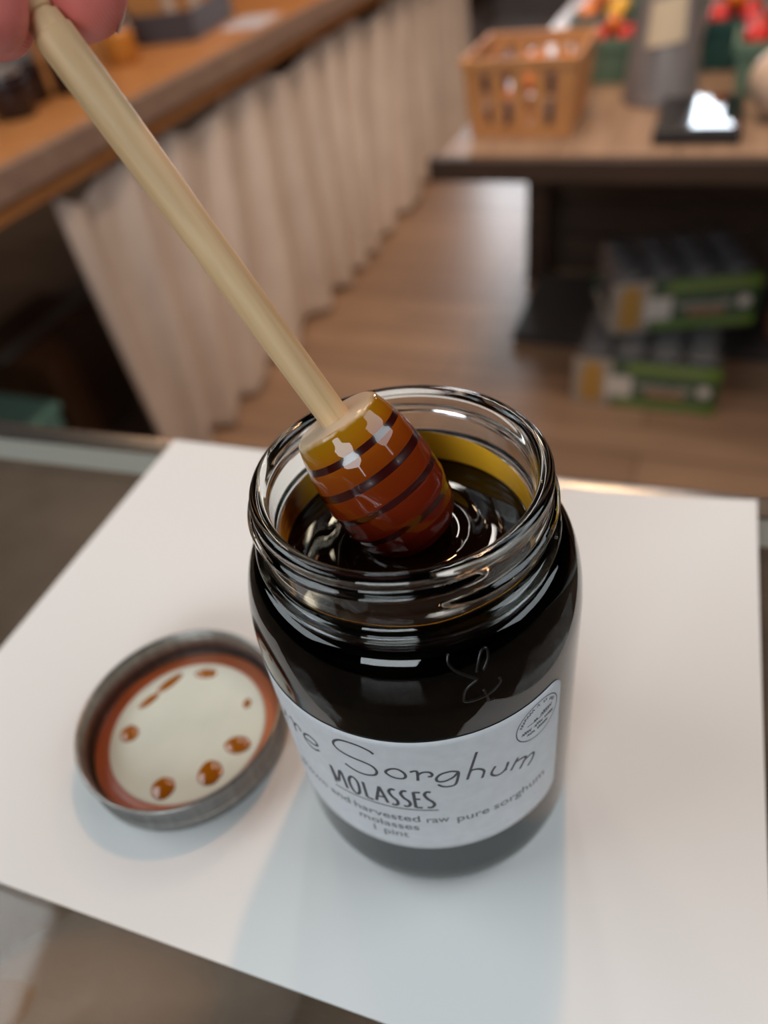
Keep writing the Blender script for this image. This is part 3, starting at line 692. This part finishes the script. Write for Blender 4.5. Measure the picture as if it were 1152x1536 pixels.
K = {
'M1': [(-22.36, 60.89), (-22.2, 56.72), (-21.97, 52.78)], 'M2': [(-22.29, 60.6), (-21.11, 54.2), (-19.5, 60.8), (-18.7, 52.6)],
'O': [(-16.5, 60.3), (-17.4, 57.86), (-17.2, 54.2), (-16.2, 52.1), (-15.1, 53.7), (-14.9, 58.2), (-15.6, 60.2), (-16.5, 60.3)],
'L': [(-13.38, 59.9), (-13.25, 52.3)], 'L2': [(-13.25, 52.31), (-11.5, 52.2)], 'A': [(-10.82, 52.31), (-9.28, 59.9)], 'A1': [(-9.28, 59.9), (-7.87, 52.33)], 'A2': [(-10.2, 54.91), (-8.38, 54.94)],
's1': [(-5.5, 59.5), (-6.3, 59.8), (-7.04, 58.4), (-6.49, 56.2), (-5.5, 54.58), (-5.33, 52.96), (-6.0, 51.9), (-6.9, 52.3)], 's2': [(-2.7, 59.4), (-3.5, 59.6), (-4.2, 58.2), (-3.66, 56.18), (-2.61, 54.7), (-2.34, 53.1), (-3.1, 51.9), (-4.0, 52.2)],
'E1': [(-1.14, 59.3), (-1.12, 51.5)], 'E2': [(-1.14, 51.6), (.5, 51.5)], 'E3': [(-1.14, 59.2), (.45, 59.15)], 'E4': [(-1.12, 55.9), (.25, 55.8)],
's3': [(2.9, 59.0), (2.1, 59.4), (1.4, 58.1), (2.0, 56.0), (3.1, 54.3), (3.42, 52.8), (2.6, 51.5), (1.7, 51.8)],
'ul': [(-22.8, 50.75), (-16, 50.9), (-10.1, 50.8), (-4.6, 50.5), (.7, 50.2), (4.2, 50.0)]}
mb = MB()
for k, v in K.items(): ribbon(mb, v, .82 if k != 'ul' else .45)
mb.build('capital_lettering', M['ink'], lab, smooth=False, weld=False)
def wrap_text(s, size, sa, za, width=None, name='small_lettering', bold=.0):
    me = text_mesh(s, size, bold=bold)
    bm = bmesh.new(); bm.from_mesh(me)
    xs = [v.co.x for v in bm.verts]; x0, x1 = min(xs), max(xs); k = (width/(x1-x0)) if width else 1
    bmesh.ops.triangulate(bm, faces=bm.faces)
    for v in bm.verts:
        v.co = Vector(onjar(sa+(v.co.x-x0)*k, za+v.co.y, .15))
    bm.to_mesh(me); bm.free(); me.materials.append(M['inklight'])
    o = bpy.data.objects.new(name, me); COL.objects.link(o); o.parent = lab; return o
wrap_text('grown and', 4.6, -38.5, 44.0, 19.2, bold=.03)
wrap_text('harvested', 4.6, -17.9, 43.9, 17.2, bold=.03)
wrap_text('raw', 4.6, .9, 43.4, 5.6, bold=.03)
wrap_text('pure', 4.6, 8.4, 42.6, 8.3, bold=.03)
wrap_text('sorghum', 4.6, 18.0, 42.6, 16.2, bold=.03)
wrap_text('molasses', 4.6, -17.2, 39.2, 15.9, bold=.03)
wrap_text('1 pint', 4.6, -13.7, 34.5, 9.4, bold=.03)
# round stamp
mb = MB(); cx, cz, rr_ = 31.2, 72.3, 6.8
ribbon(mb, [(cx+rr_*math.cos(2*PI*k/48), cz+rr_*math.sin(2*PI*k/48)) for k in range(49)], .28, smooth=False)
rnd = random.Random(3)
def scribble_arc(a0, a1, rad, h, n, gaps):
    P = []
    for k in range(n):
        if k in gaps:
            if len(P) > 1: ribbon(mb, P, .24)
            P = []; continue
        a = math.radians(a0+(a1-a0)*k/(n-1)); q = rad+h*(.5 if k % 2 else -.5)*(.6+.6*rnd.random()); P.append((cx+q*math.cos(a), cz+q*math.sin(a)))
    if len(P) > 1: ribbon(mb, P, .24)
def scribble_line(x0, x1, z, h, n, gaps=(), w=.26):
    P = []
    for k in range(n):
        if k in gaps:
            if len(P) > 1: ribbon(mb, P, w)
            P = []; continue
        P.append((cx+x0+(x1-x0)*k/(n-1), cz+z+h*(.5 if k % 2 else -.5)*(.5+.7*rnd.random())))
    if len(P) > 1: ribbon(mb, P, w)
scribble_arc(168, 22, 5.6, .95, 34, (15, 19, 20, 25, 26))
scribble_line(-3.6, 3.8, .2, .12, 8); scribble_line(.6, 4.6, 1.0, 1.3, 12); scribble_line(-1.6, -.4, .5, .9, 5)
scribble_line(-5.2, 5.2, -1.8, 1.1, 34, (10, 11, 22)); scribble_line(-3.6, 3.2, -3.6, 1.0, 24, (9, 10))
mb.build('round_stamp', M['ink'], lab, smooth=False, weld=False)
# faint raised scroll in the glass of the shoulder
def shoulder(s, z):
    q = min(max((z-83.5)/22.2, 0), 1); a = math.asin(q); rr = 33.6+(RB-33.6)*math.cos(a)**.85-.27; t = s/39.; return (rr*math.sin(t)*MM, -rr*math.cos(t)*MM, z*MM)
mb = MB()
for P in ([(10.5, 104.5), (10.1, 103), (11.45, 101), (13.6, 99.2), (15.3, 97.8), (13.9, 96.9), (12.5, 95.5), (12.1, 93.1), (13.7, 92.3), (16.4, 92.4), (18.5, 93.0), (20.2, 94.5), (20.1, 95.8)], [(15.4, 99.5), (17.2, 103), (18.8, 103.4), (18.5, 101.5), (17, 99.4)], [(16.4, 94.4), (17.0, 92), (17.4, 90.4), (18.5, 90.3)]):
    mb.tube([shoulder(*p) for p in catmull(P, 5)], .00036, 10)
mb.build('embossed_scroll', mat('dark raised glass', (.006, .004, .004), .3), jar, smooth=True)

# ------------------------------------------------------------------ molasses inside the jar
mol = thing('molasses', 'black glossy molasses filling the jar, rippled round the dipper head', 'syrup', (0, 0, JZ))
ZS = 103.0
PD = Vector((7.2, 5.5))     # where the dipper goes in (mm)
A0 = Vector((-13.72, 8.73, 131.65)); A1 = Vector((-56.95, 27.6, 209.38)); AX = (A0-A1).normalized()   # dipper axis, pointing down
tS = (ZS-A0.z)/AX.z; P0 = A0+AX*tS; PD = Vector((P0.x, P0.y))
def surf(x, y):
    d = math.hypot(x-PD.x, (y-PD.y)); R = math.hypot(x, y)
    w = .12*math.cos((d-13)*2*PI/6.5)*math.exp(-max(d-13, 0)/8)+.06*noise.noise(Vector((x/10, y/10, 1)))
    men = .7*math.exp(-max(d-12.6, 0)/1.8)+.45*math.exp(-(29.6-R)/.7)
    return ZS+w+men-.3*math.exp(-(d/11.)**2)
ip = [(r+.04 if r > 0 else 0, z) for r, z in inn if z < ZS-.4][::-1]
mb = MB(); SG = 144; prof = []
wall = [(r*MM, z*MM) for r, z in ip if r > 0]
wall[0] = (wall[0][0], (4.56)*MM)
vs = []; NR = 46
topR = wall[-1][0]
for k in range(SG):
    a = 2*PI*k/SG
    for (r, z) in wall: vs.append((r*math.cos(a), r*math.sin(a), z))
    for j in range(1, NR):
        r = 29.72*(1-(j-1)/(NR-1)*1.0); r = max(r, .3)
        x, y = r*math.cos(a), r*math.sin(a); vs.append((x*MM, y*MM, surf(x, y)*MM))
n = len(wall)+NR-1; fs = []
for k in range(SG):
    k2 = (k+1) % SG
    for i in range(n-1): fs.append((k*n+i, k2*n+i, k2*n+i+1, k*n+i+1))
vs += [(0, 0, wall[0][1]), (0, 0, surf(0, 0)*MM)]
for k in range(SG):
    k2 = (k+1) % SG; fs.append((len(vs)-2, k2*n, k*n)); fs.append((len(vs)-1, k*n+n-1, k2*n+n-1))
mb.add(vs, fs); nw = len(wall)
mb.mi = [0 if min(f) >= 0 and all((v % n) >= nw-1 or v == len(vs)-1 for v in f if v < SG*n or v == len(vs)-1) and (len(vs)-2) not in f else 1 for f in mb.f]
mb.build('syrup_body', [M['molasses'], M['molasses_wet']], mol, smooth=True)
# amber film clinging to the inside of the neck above the surface
mb = MB(); vs = []; NA, NZf = 180, 12
for k in range(NA):
    a = 2*PI*k/NA
    hgt = 5.0+3.5*max(0, math.cos(a-PI/2-.2))+.9*noise.noise(Vector((math.cos(a)*2, math.sin(a)*2, 0)))
    for side in (0, 1):
        for j in range(NZf+1):
            q = j/NZf; th_ = .55*(1-q)**1.5+.05+.05*math.sin(q*20)
            rr = 29.33 if side == 0 else 29.26-th_
            if side: q = 1-q; rr = 29.26-(.55*(1-q)**1.5+.05+.05*math.sin(q*20))
            vs.append((rr*math.cos(a)*MM, rr*math.sin(a)*MM, (ZS+.3+hgt*q)*MM))
n = 2*(NZf+1)
fs = [(k*n+i, ((k+1) % NA)*n+i, ((k+1) % NA)*n+(i+1) % n, k*n+(i+1) % n) for k in range(NA) for i in range(n)]
mb.add(vs, fs).build('amber_film', M['film'], mol, smooth=True)

# ------------------------------------------------------------------ honey dipper
dip = thing('honey_dipper', 'wooden honey dipper with amber coated grooved head, dipped into the open jar', 'honey dipper', A0*MM+Vector((0, 0, JZ)))
zax = AX; xax = Vector((0, 0, 1)).cross(zax).normalized(); yax = zax.cross(xax)
dip.rotation_mode = 'QUATERNION'; dip.rotation_quaternion = Matrix(((xax.x, yax.x, zax.x), (xax.y, yax.y, zax.y), (xax.z, yax.z, zax.z))).to_quaternion()
# local z runs down the head; handle goes to negative z
def hr(s):   # head radius mm at distance s along the head
    pts = [(0, 9.4), (.6, 10.3), (3, 11.2), (8, 12.5), (13, 13.2), (18, 13.5), (24, 13.2), (29, 12.2), (32, 10.9), (34.4, 8.8), (36, 0)]
    for i in range(len(pts)-1):
        if pts[i][0] <= s <= pts[i+1][0]:
            q = (s-pts[i][0])/(pts[i+1][0]-pts[i][0]); return pts[i][1]+(pts[i+1][1]-pts[i][1])*q
    return 0
grooves = [(6.0, 1.7), (12.5, 1.9), (19.2, 1.9), (26.0, 1.9)]
zz = [0, .3, .6, 1.2]+[1.2+.4*k for k in range(1, 84)]+[35.1, 35.6]
mb = MB(); SG = 160; vs = []
for k in range(SG):
    a = 2*PI*k/SG
    for s in zz:
        r = hr(s)
        for g, w in grooves:
            d = abs(s-g)/(w/2)
            if d < 1.25: r -= .04*(math.cos(min(d/1.25, 1)*PI/2)**1)
        # sagging folds of syrup
        fold = 0
        for c0, c1, am in ((17, 5.5, .22), (23.5, 5.0, .28), (29.0, 4, .22)):
            zc = c0+c1*math.sin(a-1.0)*.5+1.2*noise.noise(Vector((math.cos(a)*3, math.sin(a)*3, c0)))
            d = s-zc
            if -1.6 < d < .5: fold += am*((d+1.6)/2.1) if d < 0 else am*.76*(1-d/.5)
        if s > 3: r += fold*min(1, (s-3)/5)*(.45+.45*math.sin(a*2+1))
        r += .05*noise.noise(Vector((math.cos(a)*1.5, math.sin(a)*1.5, s/8)))
        vs.append((r*math.cos(a)*MM, r*math.sin(a)*MM, s*MM))
n = len(zz); fs = []; mi = []
for k in range(SG):
    k2 = (k+1) % SG
    for i in range(n-1):
        sm = (zz[i]+zz[i+1])/2; ing = any(abs(sm-g) < w/2 for g, w in grooves)
        fs.append((k*n+i, k2*n+i, k2*n+i+1, k*n+i+1)); mi.append(1 if ing else 0)
vs += [(0, 0, 0), (0, 0, .0359)]
for k in range(SG):
    k2 = (k+1) % SG; fs.append((len(vs)-2, k2*n, k*n)); mi.append(2); fs.append((len(vs)-1, k*n+n-1, k2*n+n-1)); mi.append(0)
mb.v = vs; mb.f = fs; mb.mi = mi
mb.build('dipper_head', [M['head'], M['groove'], M['headtop']], dip, smooth=True)
# handle
hp = [(0, .5), (3.45, .5), (3.45, -8), (3.5, -25), (3.65, -50), (3.8, -70), (3.8, -85.6), (3.7, -86.0), (3.35, -86.2), (3.3, -87.6), (3.2, -88.6), (2.5, -88.8), (2.5, -89.3), (2.9, -89.6), (2.75, -92), (2.4, -96), (2.3, -100), (2.6, -105), (1.9, -109), (0, -110)]
MB().lathe([(r*MM, z*MM) for r, z in hp[::-1]], 40, rf=lambda a, r, z: .00006*noise.noise(Vector((math.cos(a)*2, math.sin(a)*2, z*60)))).build('handle', M['stick'], dip, smooth=True).data.set_sharp_from_angle(angle=.5)

# ------------------------------------------------------------------ lid
LC = Vector((-87.1, 9.2, 0))*MM
lid = thing('screw_cap', 'upturned silver jar lid with white inside and orange seal, lying on the paper', 'lid', LC+Vector((0, 0, JZ)))
pr = [(30.5, .05), (35.2, .05), (36.1, .9), (36.3, 2.0), (36.2, 4.6), (35.6, 5.4), (36.0, 6.4), (35.5, 7.6), (36.0, 8.8), (35.6, 10.2), (36.1, 11.8), (36.6, 12.9), (36.5, 13.8), (36.0, 14.1), (35.4, 13.8), (35.2, 12.8), (35.0, 11.5), (34.5, 10.0), (35.0, 8.6), (34.4, 7.4), (35.0, 6.2), (34.9, 4.0), (34.6, 1.6), (30.5, 1.2)]
MB().lathe([(r*MM, z*MM) for r, z in pr], 128, closed=True).build('screw_band', M['steel'], lid, smooth=True).scale = (.965, .965, 1.0)
MB().lathe([(r*MM, z*MM) for r, z in [(27.4, 1.5), (32.6, 1.5), (32.8, 2.4), (32.4, 3.1), (30.6, 2.6), (28.9, 2.8), (28.0, 3.1), (27.4, 3.0)]], 96, closed=True).build('sealing_ring', M['gasket'], lid, smooth=True)
MB().lathe([(r*MM, z*MM) for r, z in [(0, 1.5), (27.5, 1.5), (27.5, 3.0), (27.0, 3.35), (26.4, 3.4), (0, 3.4)]], 96).build('lid_disc', M['enamel'], lid, smooth=False)
drops = [(-107.9, 7.2, 2.7, 2.6, 'round amber drop at the left side of the jar lid'), (-104.8, 20.5, 1.3, 3.4, 'small long amber drop near the upper left of the jar lid'), (-99.2, 28.0, 1.5, 4.2, 'long amber smear along the upper edge of the jar lid'),
         (-86.2, 32.0, 3.6, 1.6, 'amber smear at the top of the jar lid'), (-67.8, 19.1, 1.2, 1.5, 'tiny pale amber drop at the right of the jar lid'), (-67.8, 2.9, 3.8, 2.5, 'oval amber drop at the lower right of the jar lid'),
         (-75.0, -7.3, 3.5, 3.5, 'largest amber drop with a pale bubble, lower right of the jar lid'), (-89.7, -12.6, 3.4, 3.0, 'round amber drop at the bottom of the jar lid')]
for (x, y, rx, ry, lb) in drops:
    rx *= 1.2; ry *= 1.3
    vs = []; mb = MB(); ns = 28; rings = 7; sd = x
    for j in range(rings+1):
        ph = PI/2*j/rings
        for k in range(ns):
            a = 2*PI*k/ns; g = 1+.10*noise.noise(Vector((math.cos(a)*1.3, math.sin(a)*1.3, sd)))
            vs.append((rx*g*math.cos(ph)*math.cos(a)*MM, ry*g*math.cos(ph)*math.sin(a)*MM, .75*min(rx, ry, 2.2)*.62*math.sin(ph)*MM))
    fs = [(j*ns+k, j*ns+(k+1) % ns, (j+1)*ns+(k+1) % ns, (j+1)*ns+k) for j in range(rings) for k in range(ns)]
    fs.append(tuple(range(ns))[::-1])
    o = mb.add(vs, fs).build('molasses_drop', M['drop'], smooth=True); o.location = (x*MM, y*MM, 3.4*MM+JZ+.00001)
    if 'long' in lb: o.rotation_euler = (0, 0, -.75)
    tag(o, lb, 'drop', 'molasses drops inside the jar lid')

# ================================================================== HAND
TH = [(-52.59, 36.83, 209.59), (-41.84, 43.68, 232.75), (-23.77, 40.04, 263.94), (-19.79, 19.63, 319.81)]
IN = [(-61.71, 20.34, 209.87), (-59.15, 27.76, 230.76), (-46.12, 28.99, 256.3), (-29.92, 14.46, 290.94)]
MI = [(-68.52, 33.88, 208.0), (-66.29, 42.22, 229.95), (-56.71, 40.27, 258.66), (-51.42, 18.76, 290.82)]
RI = [(-82.62, 13.57, 228.85), (-85.21, 26.76, 231.73), (-79.2, 32.72, 251.86), (-71.0, 16.28, 285.97)]
PK = [(-95.19, 5.33, 237.23), (-97.86, 17.16, 238.64), (-94.51, 23.17, 253.4), (-87.35, 12.55, 282.12)]
WR = (-34.11, -1.2, 374.31); FA = (-2.13, -45.21, 550.74)
hand = MB()
def limb(path, rad, sub=6):
    P = [Vector(p) for p in path]; out = []; rr = []
    n = len(P)
    for i in range(n-1):
        p0 = P[max(i-1, 0)]; p1, p2 = P[i], P[i+1]; p3 = P[min(i+2, n-1)]
        for k in range(sub):
            t = k/sub; out.append(.5*((2*p1)+(-p0+p2)*t+(2*p0-5*p1+4*p2-p3)*t*t+(-p0+3*p1-3*p2+p3)*t**3)); rr.append(rad[i]+(rad[i+1]-rad[i])*t)
    out.append(P[-1]); rr.append(rad[-1])
    hand.tube([p*MM for p in out], [r*MM for r in rr], 20)
    for p, r in ((out[0], rr[0]), (out[-1], rr[-1])): hand.ball(p*MM, r*MM, 20, 12)
JZV = Vector((0, 0, 0))
def shift(P, v): return tuple(Vector(P)+v)
TH[0] = shift(TH[0], rt*.2+up*.8)
IN[0] = shift(IN[0], up*1.2-rt*.8); MI[0] = shift(MI[0], rt*.3)
limb(TH+[WR], [8.9, 9.8, 10.5, 15, 17])
limb(IN+[WR], [7.3, 7.8, 8.6, 10.8, 15])
limb(MI+[WR], [7.3, 7.8, 8.8, 11, 15])
limb(RI+[WR], [6.8, 7.5, 8.4, 10.6, 15])
limb(PK+[WR], [6.0, 6.6, 7.6, 9.8, 15])
limb([WR, tuple(Vector(WR).lerp(Vector(FA), .5)), FA], [21, 27, 33])
def mid(a, b, t=.5): return tuple(Vector(a).lerp(Vector(b), t))
for A_, B_ in ((IN, MI), (MI, RI), (RI, PK)): limb([mid(A_[3], B_[3]), WR], [9.5, 14])
limb([mid(TH[2], TH[3], .35), mid(IN[3], WR, .35), mid(RI[3], WR, .35)], [8.5, 12, 12])
limb([IN[3], RI[3]], [10, 10]); limb([tuple(Vector(IN[3]).lerp(Vector(WR), .35)), tuple(Vector(PK[3]).lerp(Vector(WR), .35))], [12, 11])
ho = hand.build('hand_raw', M['skin'], smooth=True, weld=False)
md = ho.modifiers.new('r', 'REMESH'); md.mode = 'VOXEL'; md.voxel_size = .0011; md.use_smooth_shade = True
md = ho.modifiers.new('s', 'SMOOTH'); md.iterations = 6; md.factor = .6
dg = bpy.context.evaluated_depsgraph_get(); me = bpy.data.meshes.new_from_object(ho.evaluated_get(dg))
bpy.data.objects.remove(ho)
person = thing('person', 'hand of a person pinching the top end of the honey dipper, added dark sleeve out of view', 'person', Vector(WR)*MM)
hm = bpy.data.objects.new('hand', me); COL.objects.link(hm); hm.parent = person; hm.location = -Vector(WR)*MM
me.polygons.foreach_set('use_smooth', [True]*len(me.polygons))
sl = MB(); W0_, F0_ = Vector(WR), Vector(FA); P = [W0_.lerp(F0_, t) for t in (.10, .14, .35, .6, .85, 1.02)]
sl.tube([(p-W0_)*MM for p in P], [.0262, .0275, .031, .035, .040, .043], 36); sl.f = sl.f[:-2]; sl.mi = sl.mi[:-2]
for k_ in range(len(sl.v)):
    v_ = Vector(sl.v[k_]); nz_ = noise.noise(v_*40)*.0022; sl.v[k_] = tuple(v_+Vector((nz_, nz_, 0)))
sl.build('sleeve', noisy(mat('dark sleeve cloth', rough=.95), (.012, .012, .015), (.022, .022, .026), (60, 60, 60)), person, smooth=True, solid=.002)  # sleeve added out of view so the jar shoulder reflects dark
# fingernails: curved plates on the far side of each pad
def nail(tip, nxt, outdir, R, w, L, name='fingernail', lift=.3, fwd=.35):
    tip = Vector(tip); ax = (tip-Vector(nxt)).normalized(); od = Vector(outdir); od = (od-ax*od.dot(ax)).normalized(); sd = ax.cross(od)
    mb = MB(); vs = []; NU, NV = 12, 12
    for i in range(NU+1):
        q = i/NU; along = -L*(1-fwd)+L*q
        fall = 0 if along < 1 else -.05*(along-1)**2
        hw = w*(.88+.12*math.sin(q*PI)) if q < .8 else w*(1-.35*((q-.8)/.2)**2)
        for j in range(NV+1):
            ang = (j/NV-.5)*2*hw
            vs.append((tip+ax*along+(od*math.cos(ang)+sd*math.sin(ang))*(R+lift+fall)-Vector(WR))*MM)
    mb.add(vs, [(i*(NV+1)+j, (i+1)*(NV+1)+j, (i+1)*(NV+1)+j+1, i*(NV+1)+j+1) for i in range(NU) for j in range(NV)])
    o = mb.build(name, M['skin_nail'], hm, smooth=True, solid=.0004); o.location = Vector(WR)*MM
    return o
nail(TH[0], TH[1], rt*1.0+fw*.75, 8.4, .55, 11, fwd=.42, lift=.1)
nail(IN[0], IN[1], -fw*1.0-rt*.02, 7.15, .62, 12, fwd=.40, lift=.1)
nail(MI[0], MI[1], -fw*.5-rt*1.0-up*.1, 6.5, .8, 11, fwd=.5)
nail(RI[0], RI[1], Vector((-.8, -.6, -.4)), 6.4, .8, 10)
nail(PK[0], PK[1], Vector((-.8, -.6, -.4)), 5.6, .8, 9)

# ================================================================== LIGHTS
def point(name, loc, col, e, rad):
    l = bpy.data.lights.new(name, 'POINT'); l.color = col; l.energy = e; l.shadow_soft_size = rad
    o = bpy.data.objects.new(name, l); COL.objects.link(o); o.location = loc; return o
def area(name, loc, tgt, sx, sy, col, e):
    l = bpy.data.lights.new(name, 'AREA'); l.shape = 'RECTANGLE'; l.size = sx; l.size_y = sy; l.color = col; l.energy = e
    o = bpy.data.objects.new(name, l); COL.objects.link(o); o.location = loc
    d = Vector(tgt)-Vector(loc); o.rotation_euler = d.to_track_quat('-Z', 'Y').to_euler(); return o
WARM = (1, .50, .24); WARM2 = (1, .72, .52); COOL = (.88, .96, 1.0)
def spot(name, loc, tgt, ang, col, e, rad=.05):
    l = bpy.data.lights.new(name, 'SPOT'); l.color = col; l.energy = e; l.spot_size = math.radians(ang); l.spot_blend = .5; l.shadow_soft_size = rad
    o = bpy.data.objects.new(name, l); COL.objects.link(o); o.location = loc; o.rotation_euler = (Vector(tgt)-Vector(loc)).to_track_quat('-Z', 'Y').to_euler(); return o
point('pendant_lamp', (.095, .484, .86), WARM, 7.8, .020)
area('ceiling_fill', (-1.15, .0, 1.60), (0, 0, 0), 1.5, 1.5, COOL, 28)  # cool fill added over the counter, no ceiling fixture there
area('ceiling_fill', (1.25, .10, 1.60), (0, 0, 0), 1.5, 1.5, COOL, 25)  # second added cool fill, on the right side
area('rear_fill', (-.5, -2.2, 1.1), (0, 0, 0), 1.4, 1.0, COOL, 31)  # cool fill added behind the camera, the back wall has no window
area('tube_lamp', (-.10, 1.85, 1.60), (-.10, 1.85, 0), .08, 1.0, (1, .93, .85), 5)
area('tube_lamp', (-.62, 1.60, 1.60), (-.62, 1.60, 0), .06, .8, (1, .85, .62), 3)
point('warm_light', (.42, 1.84, 1.4), (1, .66, .38), 11, .06)
for (a, b, e, ta, tb, ang) in ((-.45, 2.6, 44, -.45, 2.7, 96), (-.6, 3.8, 46, -.8, 3.6, 90), (.9, 3.4, 30, .4, 3.0, 100), (-.3, 1.15, 42, -1.1, 1.9, 80), (.35, .9, 36, .1, 2.0, 74)):
    spot('warm_light', rm(a, b, 1.45), rm(ta, tb, -1.), ang, WARM2, e)  # spots added to brighten the background, kept off the paper
P = rm(-1.75, 2.0, 1.1); point('table_fill', P, (1, .60, .32), 6, .05)  # warm fill added above the left table to light the plywood
area('showcase_fill', (-.25, -.05, -.03), (-.25, -.05, -.3), .9, .03, (1, .8, .6), .16)  # strip light added to brighten the dark inside of the case

w = bpy.data.worlds.new('World'); S.world = w; w.use_nodes = True
w.node_tree.nodes['Background'].inputs[0].default_value = (.55, .68, .8, 1); w.node_tree.nodes['Background'].inputs[1].default_value = .3

S.view_settings.view_transform = 'Standard'; S.view_settings.look = 'None'; S.view_settings.exposure = .05; S.view_settings.gamma = 1
S.view_settings.use_curve_mapping = False
cy = S.cycles
cy.max_bounces = 12; cy.transmission_bounces = 10; cy.transparent_max_bounces = 16; cy.glossy_bounces = 6; cy.diffuse_bounces = 3
cy.use_denoising = True; cy.caustics_reflective = False; cy.caustics_refractive = False; cy.sample_clamp_indirect = 4
